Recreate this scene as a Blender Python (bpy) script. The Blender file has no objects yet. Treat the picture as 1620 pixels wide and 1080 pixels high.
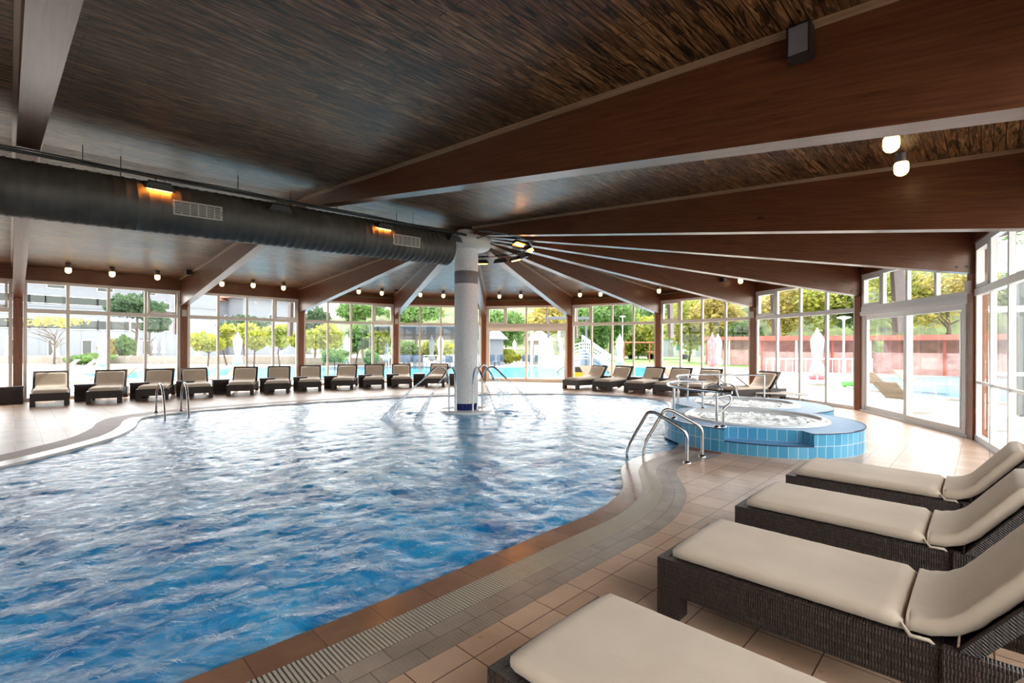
import bpy, math, random
import numpy as np
from mathutils import Vector, Matrix
from mathutils.geometry import tessellate_polygon
random.seed(7); RNG = np.random.default_rng(7)
SC = bpy.context.scene; COL = SC.collection
pi = math.pi

# ------------------------------------------------------------------ camera
FPX, CX, CY, ROL, EYE = 772.8038, 812.5595, 547.3828, .0033, 1.5
cam = bpy.data.cameras.new('camera'); co = bpy.data.objects.new('camera', cam); COL.objects.link(co)
cam.sensor_width = 36; cam.lens = 36 * FPX / 1620
cam.shift_x = (810 - CX) / 1620; cam.shift_y = (CY - 540) / 1620
cam.clip_start = .05; cam.clip_end = 600
co.matrix_world = Matrix.Translation((0, 0, EYE)) @ Matrix.Rotation(pi / 2, 4, 'X') @ Matrix.Rotation(ROL, 4, 'Z')
SC.camera = co
# ------------------------------------------------------------------ sky, sun, exposure
SUN_AZ, SUN_EL = math.radians(8), math.radians(46)      # azimuth from +Y towards +X
w = bpy.data.worlds.new('sky'); SC.world = w; w.use_nodes = True
nt = w.node_tree; sky = nt.nodes.new('ShaderNodeTexSky'); sky.sky_type = 'NISHITA'; sky.sun_disc = False
sky.sun_elevation = SUN_EL; sky.sun_rotation = SUN_AZ; sky.air_density = 1.0; sky.dust_density = 2.5; sky.ozone_density = 1
bg = nt.nodes['Background']; hs = nt.nodes.new('ShaderNodeHueSaturation'); hs.inputs['Saturation'].default_value = .35; hs.inputs['Value'].default_value = .22; nt.links.new(sky.outputs[0], hs.inputs['Color'])
hz = nt.nodes.new('ShaderNodeMixRGB'); hz.blend_type = 'ADD'; hz.inputs[0].default_value = 1; hz.inputs[2].default_value = (1.16, 1.11, 1.05, 1)      # bright thin haze over the whole sky
nt.links.new(hs.outputs[0], hz.inputs[1]); nt.links.new(hz.outputs[0], bg.inputs[0]); bg.inputs[1].default_value = 1.0
sl = bpy.data.lights.new('sun', 'SUN'); so = bpy.data.objects.new('sun', sl); COL.objects.link(so)
sl.energy = 2.4; sl.angle = math.radians(.6); sl.color = (1, .95, .86)
sd = Vector((math.sin(SUN_AZ) * math.cos(SUN_EL), math.cos(SUN_AZ) * math.cos(SUN_EL), math.sin(SUN_EL)))
so.rotation_euler = sd.to_track_quat('Z', 'Y').to_euler()
SC.view_settings.view_transform = 'Standard'; SC.view_settings.look = 'None'
SC.view_settings.gamma = 1; SC.view_settings.use_curve_mapping = False
SC.view_settings.exposure = 1.68
SC.cycles.use_denoising = True; SC.cycles.sample_clamp_indirect = 8
SC.cycles.max_bounces = 10; SC.cycles.transparent_max_bounces = 16

# ------------------------------------------------------------------ geometry of the place (measured, metres, floor z = 0)
def ray(px, py):
    dx, dy = px - CX, py - CY; c, s = math.cos(ROL), math.sin(ROL)
    return (dx * c + dy * s) / FPX, -(-dx * s + dy * c) / FPX       # x/Y, z/Y
def un(px, py, z=0.):
    a, b = ray(px, py); Y = (z - EYE) / b; return Vector((a * Y, Y, z))
def atY(px, py, Y):
    a, b = ray(px, py); return Vector((a * Y, Y, EYE + b * Y))
PHI = -.8011
C = Vector((-1.117, 11.493)); R = 9.393; BAY = 3.663
U = Vector((-math.cos(PHI), math.sin(PHI))); D = Vector((-math.sin(PHI), -math.cos(PHI)))   # along the ridge (away), across to the near wall
FAR = [C + R * Vector((math.sin(PHI + k * pi / 8), math.cos(PHI + k * pi / 8))) for k in range(9)]   # posts 3..11
P = {3 + k: FAR[k] for k in range(9)}
P[2] = P[3] + BAY * U; P[1] = P[3] + 2 * BAY * U; P[0] = P[3] + 3 * BAY * U; P[-1] = P[3] + 4 * BAY * U; P[-2] = P[3] + 5 * BAY * U
for k in range(1, 6): P[11 + k] = P[11] + k * BAY * U
RID = {k: C + k * BAY * U for k in range(6)}
def zrid(k): return 4.08 - .08 * k                 # underside of the beams at the ridge
ZB, ZT, ZC0 = 2.69, 3.56, 4.26                     # underside and top of the beams at the wall, top at the ridge
def lerp(a, b, t): return a + (b - a) * t

# ------------------------------------------------------------------ mesh builder
class MB:
    def __init__(s): s.v = []; s.f = []; s.uv = []; s.sm = []; s.mi = []
    def add(s, verts, faces, uvs=None, smooth=False, mi=0):
        n = len(s.v); s.v += [tuple(q) for q in verts]
        for i, f in enumerate(faces):
            s.f.append(tuple(n + k for k in f)); s.sm.append(smooth); s.mi.append(mi)
            s.uv.append(uvs[i] if uvs else None)
    def quad(s, a, b, c, d, uv=None, mi=0):
        a, b, c, d = map(Vector, (a, b, c, d))
        if uv is None:
            w = (b - a).length; h = (d - a).length; uv = [(0, 0), (w, 0), (w, h), (0, h)]
        s.add([a, b, c, d], [(0, 1, 2, 3)], [uv], mi=mi)
    def obox(s, o, ax, ay, az, mi=0):
        """box from corner o with edge vectors"""
        o, ax, ay, az = map(Vector, (o, ax, ay, az))
        if ax.cross(ay).dot(az) < 0: ax, ay = ay, ax
        p = [o, o + ax, o + ax + ay, o + ay]; q = [k + az for k in p]
        for i in range(4):
            j = (i + 1) % 4; L = (p[j] - p[i]).length; h = az.length; b = (p[i].x + p[i].y) if False else 0
            s.quad(p[i], p[j], q[j], q[i], [(b, p[i].z), (b + L, p[j].z), (b + L, p[j].z + h), (b, p[i].z + h)], mi)
        s.quad(*q, mi=mi); s.quad(p[3], p[2], p[1], p[0], mi=mi)
    def box(s, x0, x1, y0, y1, z0, z1, mi=0): s.obox((x0, y0, z0), (x1 - x0, 0, 0), (0, y1 - y0, 0), (0, 0, z1 - z0), mi)
    def seg(s, a, b, w, z0, z1, t=0, mi=0):
        """box along plan segment a-b, thickness w centred, offset t to the left"""
        a, b = Vector(a[:2]), Vector(b[:2]); d = (b - a).normalized(); n = Vector((-d.y, d.x))
        o = a + n * (t - w / 2); s.obox((o.x, o.y, z0), ((b - a).x, (b - a).y, 0), (n.x * w, n.y * w, 0), (0, 0, z1 - z0), mi)
    def tube(s, pts, r, n=8, caps=True, mi=0):
        pts = [Vector(p) for p in pts]; m = len(pts); rr = r if hasattr(r, '__len__') else [r] * m
        t0 = (pts[1] - pts[0]).normalized(); up = Vector((0, 0, 1)) if abs(t0.z) < .9 else Vector((1, 0, 0))
        nrm = (up - t0 * up.dot(t0)).normalized(); V = []
        for i in range(m):
            t = (pts[min(i + 1, m - 1)] - pts[max(i - 1, 0)]).normalized()
            nrm = (nrm - t * nrm.dot(t)).normalized(); bi = t.cross(nrm)
            V += [pts[i] + rr[i] * (math.cos(2 * pi * k / n) * nrm + math.sin(2 * pi * k / n) * bi) for k in range(n)]
        F = [(i * n + k, i * n + (k + 1) % n, (i + 1) * n + (k + 1) % n, (i + 1) * n + k) for i in range(m - 1) for k in range(n)]
        s.add(V, F, smooth=True, mi=mi)
        if caps: s.add(V[:n], [tuple(range(n - 1, -1, -1))], mi=mi); s.add(V[-n:], [tuple(range(n))], mi=mi)
    def lathe(s, prof, c=(0, 0, 0), n=24, mi=0, fn=None, smooth=True):
        V = []; c = Vector(c)
        for r, z in prof:
            for k in range(n):
                a = 2 * pi * k / n; q = r * (fn(a, z) if fn else 1); V.append(c + Vector((q * math.cos(a), q * math.sin(a), z)))
        m = len(prof); F = []; UV = []
        for i in range(m - 1):
            for k in range(n):
                F.append((i * n + k, i * n + (k + 1) % n, (i + 1) * n + (k + 1) % n, (i + 1) * n + k))
                u0, u1 = 2 * pi * k / n * max(prof[i][0], prof[i + 1][0]), 2 * pi * (k + 1) / n * max(prof[i][0], prof[i + 1][0])
                UV.append([(u0, prof[i][1]), (u1, prof[i][1]), (u1, prof[i + 1][1]), (u0, prof[i + 1][1])])
        s.add(V, F, UV, smooth=smooth, mi=mi)
    def poly(s, rings, z, uvf=None, mi=0, flip=False):
        """flat polygon with holes"""
        flat = [p for r_ in rings for p in r_]
        tr = tessellate_polygon([[Vector((p[0], p[1], 0)) for p in r_] for r_ in rings])
        F = []
        for t in tr:
            a, b, c = (flat[k] for k in t); ar = (b[0] - a[0]) * (c[1] - a[1]) - (b[1] - a[1]) * (c[0] - a[0])
            if abs(ar) < 1e-10: continue
            F.append(tuple(t) if (ar > 0) != flip else tuple(reversed(t)))
        s.add([(p[0], p[1], z) for p in flat], F, [[(flat[k][0], flat[k][1]) for k in f] for f in F], mi=mi)
    def prism(s, ring, z0, z1, mi=0, top=True, inward=False):
        """vertical walls of a CCW ring, u = running length; with a top"""
        u = 0; n = len(ring)
        for i in range(n):
            a, b = ring[i], ring[(i + 1) % n]; L = math.hypot(b[0] - a[0], b[1] - a[1])
            q = [(a[0], a[1], z0), (b[0], b[1], z0), (b[0], b[1], z1), (a[0], a[1], z1)]; uv = [(u, z0), (u + L, z0), (u + L, z1), (u, z1)]
            if inward: q.reverse(); uv.reverse()
            s.quad(*q, uv, mi); u += L
        if top: s.poly([ring], z1, mi=mi)
    def build(s, name, mats, parent=None, loc=None):
        me = bpy.data.meshes.new(name); me.from_pydata(s.v, [], s.f)
        lay = me.uv_layers.new(name='UVMap'); data = np.zeros(len(me.loops) * 2, dtype=np.float32); k = 0
        for f, uv in zip(s.f, s.uv):
            for i, vi in enumerate(f):
                if uv: data[k:k + 2] = uv[i][:2]
                else: data[k:k + 2] = (s.v[vi][0] + s.v[vi][1], s.v[vi][2])
                k += 2
        lay.data.foreach_set('uv', data)
        me.polygons.foreach_set('use_smooth', s.sm); me.polygons.foreach_set('material_index', s.mi)
        for m in (mats if isinstance(mats, (list, tuple)) else [mats]): me.materials.append(m)
        me.update(); o = bpy.data.objects.new(name, me); COL.objects.link(o)
        if loc is not None: o.location = loc
        if parent is not None: o.parent = parent
        return o
def tag(o, label=None, cat=None, group=None, kind=None):
    for k, v in (('label', label), ('category', cat), ('group', group), ('kind', kind)):
        if v: o[k] = v
    return o
def empty(name, loc=(0, 0, 0), rz=0, **kw):
    o = bpy.data.objects.new(name, None); COL.objects.link(o); o.location = loc; o.rotation_euler = (0, 0, rz); o.empty_display_size = .1
    return tag(o, **kw)
def copy_tree(o, parent=None):
    c = o.copy(); COL.objects.link(c); c.parent = parent
    for ch in list(o.children): copy_tree(ch, c)
    return c
ORD = ['first', 'second', 'third', 'fourth', 'fifth', 'sixth', 'seventh', 'eighth', 'ninth', 'tenth', 'eleventh', 'twelfth']

# ------------------------------------------------------------------ materials
MATS = {}
class NB:
    """tiny node helper"""
    def __init__(s, name, rough=.5, col=(.5, .5, .5), **kw):
        s.m = bpy.data.materials.new(name); s.m.use_nodes = True; s.t = s.m.node_tree; s.b = s.t.nodes['Principled BSDF']
        s.b.inputs['Roughness'].default_value = rough; s.b.inputs['Base Color'].default_value = (*col, 1)
        for k, v in kw.items(): s.b.inputs[k.replace('_', ' ')].default_value = v
        MATS[name] = s.m
    def n(s, ty, **kw):
        q = s.t.nodes.new('ShaderNode' + ty)
        for k, v in kw.items():
            if hasattr(q, k): setattr(q, k, v)
            else: q.inputs[k.replace('_', ' ')].default_value = v
        return q
    def l(s, a, b): s.t.links.new(a, b)
    def uv(s, sc=(1, 1, 1), rot=0, loc=(0, 0, 0), src='UV'):
        c = s.n('TexCoord'); m = s.n('Mapping'); m.inputs['Scale'].default_value = sc; m.inputs['Rotation'].default_value = (0, 0, rot); m.inputs['Location'].default_value = loc
        s.l(c.outputs[src], m.inputs[0]); return m.outputs[0]
    def noise(s, vec, scale=5, detail=4, rough=.5, dist=0):
        q = s.n('TexNoise'); q.inputs['Scale'].default_value = scale; q.inputs['Detail'].default_value = detail; q.inputs['Roughness'].default_value = rough; q.inputs['Distortion'].default_value = dist
        if vec: s.l(vec, q.inputs['Vector'])
        return q.outputs['Fac']
    def ramp(s, fac, stops):
        q = s.n('ValToRGB'); e = q.color_ramp.elements
        while len(e) < len(stops): e.new(.5)
        for i, (p, c) in enumerate(stops): e[i].position = p; e[i].color = (*c, 1) if hasattr(c, '__len__') else (c, c, c, 1)
        s.l(fac, q.inputs[0]); return q.outputs[0]
    def mix(s, a, b, fac=.5, mode='MIX'):
        q = s.n('MixRGB'); q.blend_type = mode
        for i, v in ((0, fac), (1, a), (2, b)):
            if isinstance(v, bpy.types.NodeSocket): s.l(v, q.inputs[i])
            elif i == 0: q.inputs[0].default_value = v
            else: q.inputs[i].default_value = (*v, 1)
        return q.outputs[0]
    def bump(s, h, strength=.3, dist=.01, nrm=None):
        q = s.n('Bump'); q.inputs['Strength'].default_value = strength; q.inputs['Distance'].default_value = dist; s.l(h, q.inputs['Height'])
        if nrm: s.l(nrm, q.inputs['Normal'])
        s.l(q.outputs[0], s.b.inputs['Normal']); return q.outputs[0]
    def brick(s, vec, w, h, mortar, c1=(1, 1, 1), c2=(.6, .6, .6), cm=(0, 0, 0), off=.5, smooth=.1):
        q = s.n('TexBrick'); q.offset = off; q.inputs['Scale'].default_value = 1; q.inputs['Brick Width'].default_value = w; q.inputs['Row Height'].default_value = h
        q.inputs['Mortar Size'].default_value = mortar; q.inputs['Mortar Smooth'].default_value = smooth
        for k, c in (('Color1', c1), ('Color2', c2), ('Mortar', cm)): q.inputs[k].default_value = (*c, 1)
        s.l(vec, q.inputs['Vector']); return q
    def color(s, c): s.l(c, s.b.inputs['Base Color'])
    def rough(s, c): s.l(c, s.b.inputs['Roughness'])

def wood(name, c0, c1, gloss, stretch=(.6, 12, 1), knots=True, coat=.4, bs=.15):
    k = NB(name, gloss); v = k.uv(stretch); g = k.noise(v, 3, 8, .62, .6)
    col = k.ramp(g, [(.3, c0), (.72, c1)])
    if knots:
        vn = k.n('TexVoronoi'); vn.inputs['Scale'].default_value = 1.0; k.l(k.uv((1.3, 4.2, 1)), vn.inputs['Vector']); vn.inputs['Randomness'].default_value = 1
        col = k.mix(col, tuple(x * .25 for x in c0), k.ramp(vn.outputs['Distance'], [(.035, 1), (.085, 0)]), 'MIX')
    k.color(col); k.b.inputs['Specular Tint'].default_value = (1, .82, .62, 1); k.bump(g, bs, .004); k.b.inputs['Coat Weight'].default_value = coat; k.b.inputs['Coat Roughness'].default_value = .25
    return k.m
M_BEAM = wood('beam_wood', (.060, .017, .007), (.155, .050, .021), .40, coat=.3)
M_FASC = wood('fascia_wood', (.085, .022, .009), (.21, .065, .028), .4, coat=.25)
M_POST = wood('post_wood', (.13, .032, .012), (.31, .095, .04), .4, (12, .6, 1), coat=.2)
M_TRIM = wood('edge_trim_wood', (.22, .13, .075), (.36, .23, .14), .4, knots=False, coat=.2)
# ceiling boards: u along the board, v across
k = NB('ceiling_boards', .5); v = k.uv((1, 1, 1))
br = k.brick(v, 2.6, .088, .0055, (1, 1, 1), (.30, .25, .22), (0, 0, 0), .37, .3)
dsv = k.n('TexNoise'); dsv.inputs['Scale'].default_value = .9; k.l(v, dsv.inputs['Vector'])
g = k.noise(k.uv((1.4, 17, 1)), 2.4, 7, .62, .8); g2 = k.noise(k.uv((1.7, 8.0, 1)), 2.1, 3, .5, 1.0); g3 = k.noise(k.uv((.22, .3, 1)), 2.5, 3, .5)
col = k.ramp(g, [(.32, (.045, .019, .008)), (.5, (.21, .095, .036)), (.68, (.48, .27, .115))])
col = k.mix(col, (.018, .010, .005), k.ramp(g2, [(.535, 0), (.61, .92)]), 'MIX')
col = k.mix(col, br.outputs['Color'], .9, 'MULTIPLY'); col = k.mix(col, (.5, .36, .28), k.ramp(g3, [(.4, 0), (.65, .6)]), 'MULTIPLY'); k.color(col)
h = k.mix(k.mix(g, g2, .5, 'SUBTRACT'), br.outputs['Fac'], .8, 'SUBTRACT'); k.bump(h, .55, .010)
k.rough(k.ramp(g, [(.3, .55), (.7, .36)])); k.b.inputs['Specular Tint'].default_value = (1, .80, .58, 1)
k.b.inputs['Specular IOR Level'].default_value = .38; k.b.inputs['Coat Weight'].default_value = .14; k.b.inputs['Coat Roughness'].default_value = .22; k.b.inputs['Coat Tint'].default_value = (1, .88, .72, 1)
M_CEIL = k.m
# deck tiles, grid turned with the building
k = NB('deck_tile', .4); gx = math.atan2(.7258, .6879); v = k.uv((1, 1, 1), src='Object')
# rotate into tile frame with vector math
vr = k.n('VectorRotate'); vr.rotation_type = 'Z_AXIS'; vr.inputs['Angle'].default_value = -(math.atan2(-U.y, -U.x)); k.l(v, vr.inputs['Vector'])
ma = k.n('VectorMath', operation='ADD'); k.l(vr.outputs[0], ma.inputs[0]); ma.inputs[1].default_value = (-.062 + 30, .029 + 30, 0)
br = k.brick(ma.outputs[0], .3, .3, .0035, (1, 1, 1), (.80, .76, .73), (.16, .11, .085), 0, .15)
n1 = k.noise(v, 2.3, 5, .6); n2 = k.noise(v, 22, 5, .6)
col = k.ramp(n1, [(.3, (.60, .385, .25)), (.7, (.76, .53, .37))]); col = k.mix(col, br.outputs['Color'], 1, 'MULTIPLY'); k.color(col)
hh = k.mix(n2, br.outputs['Fac'], .75, 'SUBTRACT'); k.bump(hh, .30, .004); k.rough(k.ramp(n2, [(.3, .26), (.7, .42)]))
M_TILE = k.m
def strip_tile(name, col, w, h, rough, off=.5, grout=(.2, .15, .12), ribs=False, ms=.003):
    k = NB(name, rough); v = k.uv(); br = k.brick(v, w, h, ms, (1, 1, 1), (.82, .80, .78), (.4, .4, .4), off, .1)
    n = k.noise(k.uv((1, 1, 1), src='Object'), 3, 5, .6)
    c = k.ramp(n, [(.3, tuple(x * .8 for x in col)), (.7, tuple(min(1, x * 1.2) for x in col))]); k.color(k.mix(c, br.outputs['Color'], 1, 'MULTIPLY'))
    if ribs:
        wv = k.n('TexWave'); wv.inputs['Scale'].default_value = 14; wv.bands_direction = 'X'; k.l(v, wv.inputs['Vector']); k.bump(wv.outputs['Fac'], .3, .002)
    else: k.bump(k.mix(n, br.outputs['Fac'], .8, 'SUBTRACT'), .25, .003)
    return k.m
M_COPE = strip_tile('coping_tile', (.30, .155, .095), .33, .4, .22)
M_COPEW = strip_tile('pale_coping_tile', (.62, .58, .55), .25, .4, .25)
M_RIB = strip_tile('ribbed_tile', (.38, .30, .24), .25, .112, .33, ribs=True)
M_BAND = strip_tile('brown_band_tile', (.30, .13, .075), .25, .3, .5)
M_GRATE = NB('grating_plastic', .3, (.52, .45, .36)).m
M_DARK = NB('dark_channel', .6, (.02, .017, .015)).m
# water
def water(name, c0, c1, ns, pale_mix=0, bs=.4, bd=.02):
    k = NB(name, .04, IOR=1.33); v = k.uv(src='Object')
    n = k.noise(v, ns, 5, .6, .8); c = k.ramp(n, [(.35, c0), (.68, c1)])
    if pale_mix == .001:
        f = k.noise(k.uv((1.1, 1.9, 1), rot=.5, src='Object'), 2.2, 9, .66, 1.6); c = k.mix(c, (.50, .74, .92), k.ramp(f, [(.47, 0), (.68, .6)]), 'MIX')  # pale blue streaks mixed into the pool colour
    elif pale_mix:
        f = k.noise(v, 7, 8, .72, 1.5); c = k.mix(c, (.85, .93, .98), k.ramp(f, [(.5 - pale_mix * .3, 0), (.62 - pale_mix * .2, 1)]), 'MIX')  # white foam of the bubbling tub basins
    k.color(c); n2 = k.noise(v, 9, 6, .62, 1.0); k.bump(n2, bs, bd); return k.m
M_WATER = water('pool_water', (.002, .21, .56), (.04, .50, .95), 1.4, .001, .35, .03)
M_BUBBLE = water('bubbling_water', (.20, .52, .78), (.45, .75, .92), 3, .8, .8, .05)
M_OUTW = water('outdoor_pool_water', (.05, .36, .60), (.12, .48, .70), 1, 0, .2, .01)
# blue tiles
def bluetile(name, c1, c2, w, h, cm=(.55, .68, .72), rough=.16):
    k = NB(name, rough); br = k.brick(k.uv(), w, h, .0035, c1, c2, cm, 0, .1); k.color(br.outputs['Color'])
    k.bump(br.outputs['Fac'], -.3, .003); return k.m
M_BLUE = bluetile('blue_wall_tile', (.045, .30, .52), (.09, .38, .58), .125, .17)
M_BLUETOP = bluetile('blue_top_mosaic', (.10, .33, .66), (.14, .40, .72), .05, .05, (.20, .42, .66), .45)
M_NAVY = bluetile('navy_tile', (.01, .015, .10), (.02, .03, .16), .08, .25, (.10, .14, .35))
M_NOSE = NB('navy_edge_tile', .2, (.02, .03, .09)).m
M_SHELL = NB('white_shell', .18, (.72, .76, .78)).m
# column pebble
k = NB('pebble_render', .6); n = k.noise(k.uv(src='Object'), 70, 3, .7); k.color(k.ramp(n, [(.35, (.50, .48, .47)), (.65, (.90, .88, .86))])); k.bump(n, .3, .004); M_PEB = k.m
k = NB('dark_pebble_band', .6); n = k.noise(k.uv(src='Object'), 70, 3, .7); k.color(k.ramp(n, [(.35, (.12, .12, .12)), (.65, (.26, .25, .25))])); M_PEBD = k.m
M_CREAM = NB('cream_paint', .5, (.62, .58, .50)).m
M_FRAME = NB('white_frame_paint', .32, (.86, .80, .71)).m
M_FRAME2 = NB('white_aluminium', .28, (.84, .84, .83)).m
# duct
k = NB('duct_metal', .55, (.1, .1, .1), Metallic=.25); n = k.noise(k.uv(src='Object'), 3, 3); k.color(k.ramp(n, [(.3, (.055, .048, .038)), (.7, (.09, .08, .066))])); M_DUCT = k.m
M_GRILLE = NB('grille_white', .4, (.68, .64, .56)).m
M_BLACK = NB('black_metal', .45, (.018, .017, .016)).m
M_STEEL = NB('polished_steel', .16, (.62, .62, .62), Metallic=1).m
M_SOCK = NB('lamp_socket', .35, (.10, .085, .075), Metallic=.5).m
def emis(name, c, s):
    k = NB(name, .4, c); k.b.inputs['Emission Color'].default_value = (*c, 1); k.b.inputs['Emission Strength'].default_value = s; return k.m
M_BULB = emis('lit_opal_glass', (1, .74, .34), .85)
M_HEAT = emis('glowing_heater', (1, .38, .05), 22); M_HEATF = emis('glowing_reflector', (1, .26, .015), 2.2)
M_HEATOFF = NB('heater_reflector', .25, (.45, .47, .46), Metallic=.6).m
# glass
def glass(name, tint, mult=1.):
    m = bpy.data.materials.new(name); m.use_nodes = True; t = m.node_tree; t.nodes.clear()
    o = t.nodes.new('ShaderNodeOutputMaterial'); mx = t.nodes.new('ShaderNodeMixShader'); tr = t.nodes.new('ShaderNodeBsdfTransparent'); gl = t.nodes.new('ShaderNodeBsdfGlossy')
    tr.inputs[0].default_value = (*tint, 1); gl.inputs['Roughness'].default_value = .02; fr = t.nodes.new('ShaderNodeFresnel'); fr.inputs[0].default_value = 1.5
    mt = t.nodes.new('ShaderNodeMath'); mt.operation = 'MULTIPLY'; mt.inputs[1].default_value = mult; 
    ge = t.nodes.new('ShaderNodeNewGeometry'); iv = t.nodes.new('ShaderNodeMath'); iv.operation = 'SUBTRACT'; iv.inputs[0].default_value = 1; t.links.new(ge.outputs['Backfacing'], iv.inputs[1])
    m2 = t.nodes.new('ShaderNodeMath'); m2.operation = 'MULTIPLY'; t.links.new(fr.outputs[0], m2.inputs[0]); t.links.new(iv.outputs[0], m2.inputs[1]); t.links.new(m2.outputs[0], mt.inputs[0])
    t.links.new(mt.outputs[0], mx.inputs[0]); t.links.new(tr.outputs[0], mx.inputs[1]); t.links.new(gl.outputs[0], mx.inputs[2]); t.links.new(mx.outputs[0], o.inputs[0]); return m
M_GLASS = glass('window_glass', (.97, .98, .975))
# falling water
m = bpy.data.materials.new('falling_water'); m.use_nodes = True; t = m.node_tree; b = t.nodes['Principled BSDF']; b.inputs['Base Color'].default_value = (.85, .92, .97, 1); b.inputs['Roughness'].default_value = .3
tr = t.nodes.new('ShaderNodeBsdfTransparent'); mx = t.nodes.new('ShaderNodeMixShader'); nz = t.nodes.new('ShaderNodeTexNoise'); nz.inputs['Scale'].default_value = 30; cr = t.nodes.new('ShaderNodeValToRGB')
cr.color_ramp.elements[0].position = .42; cr.color_ramp.elements[1].position = .62; cr.color_ramp.elements[0].color = (.10, .10, .10, 1); cr.color_ramp.elements[1].color = (.8, .8, .8, 1)
tc = t.nodes.new('ShaderNodeTexCoord'); t.links.new(tc.outputs['Object'], nz.inputs['Vector']); t.links.new(nz.outputs[0], cr.inputs[0]); t.links.new(cr.outputs[0], mx.inputs[0])
tl = t.nodes.new('ShaderNodeBsdfTranslucent'); tl.inputs[0].default_value = (.92, .96, 1, 1); m3 = t.nodes.new('ShaderNodeMixShader'); t.links.new(b.outputs[0], m3.inputs[1]); t.links.new(tl.outputs[0], m3.inputs[2])
t.links.new(tr.outputs[0], mx.inputs[1]); t.links.new(m3.outputs[0], mx.inputs[2]); t.links.new(mx.outputs[0], t.nodes['Material Output'].inputs[0]); M_JET = m
# furniture
k = NB('dark_wicker', .42); v = k.uv(); br = k.brick(v, .011, .024, .0022, (.075, .048, .038), (.032, .021, .017), (.004, .003, .003), .5, .5)
# strands run upright: swap axes by rotating the pattern
k.color(br.outputs['Color']); wv = k.n('TexWave'); wv.bands_direction = 'X'; wv.inputs['Scale'].default_value = 28.5; k.l(v, wv.inputs['Vector'])
k.bump(k.mix(wv.outputs['Fac'], br.outputs['Fac'], .7, 'SUBTRACT'), .7, .004); M_WICK = k.m
k = NB('cushion_cloth', .85); v = k.uv(src='Object'); n = k.noise(v, 3, 4); k.color(k.ramp(n, [(.3, (.62, .50, .385)), (.7, (.70, .575, .45))]))
n2 = k.noise(k.uv((1, 3.5, 1), src='Object'), 9, 4, .55, .5); k.bump(n2, .25, .008); k.b.inputs['Sheen Weight'].default_value = .15; M_CUSH = k.m
# outdoors
def plain(name, c, r=.7, var=.12, sc=4):
    k = NB(name, r); n = k.noise(k.uv(src='Object'), sc, 4); k.color(k.ramp(n, [(.3, tuple(x * (1 - var) for x in c)), (.7, tuple(min(1, x * (1 + var)) for x in c))])); return k.m
M_PAVE = plain('outdoor_paving', (.42, .40, .37), .7, .1, 1)
M_LAWN = plain('lawn', (.10, .22, .03), .9, .3, 1)
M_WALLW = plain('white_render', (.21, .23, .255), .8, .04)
M_ROOFT = plain('roof_tile_red', (.30, .13, .085), .8, .2, 3)
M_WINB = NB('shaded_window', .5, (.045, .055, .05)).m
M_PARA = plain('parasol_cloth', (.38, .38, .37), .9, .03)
M_PARAR = plain('patterned_parasol_cloth', (.40, .20, .21), .9, .35, 6)
M_SLING = plain('outdoor_sling', (.28, .22, .155), .8, .1)
M_BARK = plain('bark', (.10, .075, .055), .9, .2, 8)
M_RED = plain('red_panel', (.36, .09, .06), .7, .25, 1)
M_PINKW = plain('faded_red_screen', (.40, .24, .22), .7, .25, 2)
M_GREY = plain('grey_awning', (.13, .12, .125), .8, .1)
M_LATT = plain('grey_timber', (.20, .17, .17), .7, .1)
M_NAVYC = plain('blue_grey_chair', (.07, .10, .14), .6, .2)
M_GREENW = NB('green_tinted_window', .2, (.03, .18, .13)).m
M_TAN = plain('terrace_stone', (.27, .24, .20), .8, .1)
M_YEL = NB('yellow_plastic', .4, (.75, .45, .02)).m
M_LIME = NB('green_plastic', .4, (.10, .50, .08)).m
M_PINK = NB('pink_plastic', .4, (.65, .12, .15)).m
def leafmat(name, c0, c1):
    k = NB(name, .6); oi = k.n('ObjectInfo'); n = k.noise(k.uv(src='Object'), 1.1, 4, .6)
    k.color(k.ramp(n, [(.32, c0), (.68, c1)])); k.b.inputs['Subsurface Weight'].default_value = 0
    t = k.t; tl = t.nodes.new('ShaderNodeBsdfTranslucent'); k.l(k.ramp(n, [(.32, c0), (.68, c1)]), tl.inputs[0]); mx = t.nodes.new('ShaderNodeMixShader'); mx.inputs[0].default_value = .45
    t.links.new(k.b.outputs[0], mx.inputs[1]); t.links.new(tl.outputs[0], mx.inputs[2]); t.links.new(mx.outputs[0], t.nodes['Material Output'].inputs[0]); return k.m
M_LEAFY = leafmat('yellow_green_leaves', (.16, .22, .02), (.42, .40, .05))
M_LEAFG = leafmat('green_leaves', (.05, .13, .03), (.16, .28, .06))
M_HILL = plain('wooded_hill', (.055, .075, .018), .9, .8, .5)
M_LEAFD = leafmat('dark_pine_needles', (.03, .07, .035), (.08, .14, .06))
M_LEAFA = leafmat('autumn_leaves', (.22, .20, .04), (.50, .40, .10))

# ------------------------------------------------------------------ pool outline (water edge), counter-clockwise
def smooth_closed(pts, step=.07):
    pts = [Vector(p) for p in pts]; n = len(pts); out = []
    for i in range(n):
        p0, p1, p2, p3 = pts[i - 1], pts[i], pts[(i + 1) % n], pts[(i + 2) % n]; L = (p2 - p1).length; m = max(1, round(L / step))
        t0 = 0; d = [max(1e-6, (b - a).length ** .5) for a, b in ((p0, p1), (p1, p2), (p2, p3))]
        m1 = ((p1 - p0) / d[0] - (p2 - p0) / (d[0] + d[1]) + (p2 - p1) / d[1]) * d[1]
        m2 = ((p2 - p1) / d[1] - (p3 - p1) / (d[1] + d[2]) + (p3 - p2) / d[2]) * d[1]
        for j in range(m):
            t = j / m; out.append((2 * t ** 3 - 3 * t * t + 1) * p1 + (t ** 3 - 2 * t * t + t) * m1 + (-2 * t ** 3 + 3 * t * t) * p2 + (t ** 3 - t * t) * m2)
    return out
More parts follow.
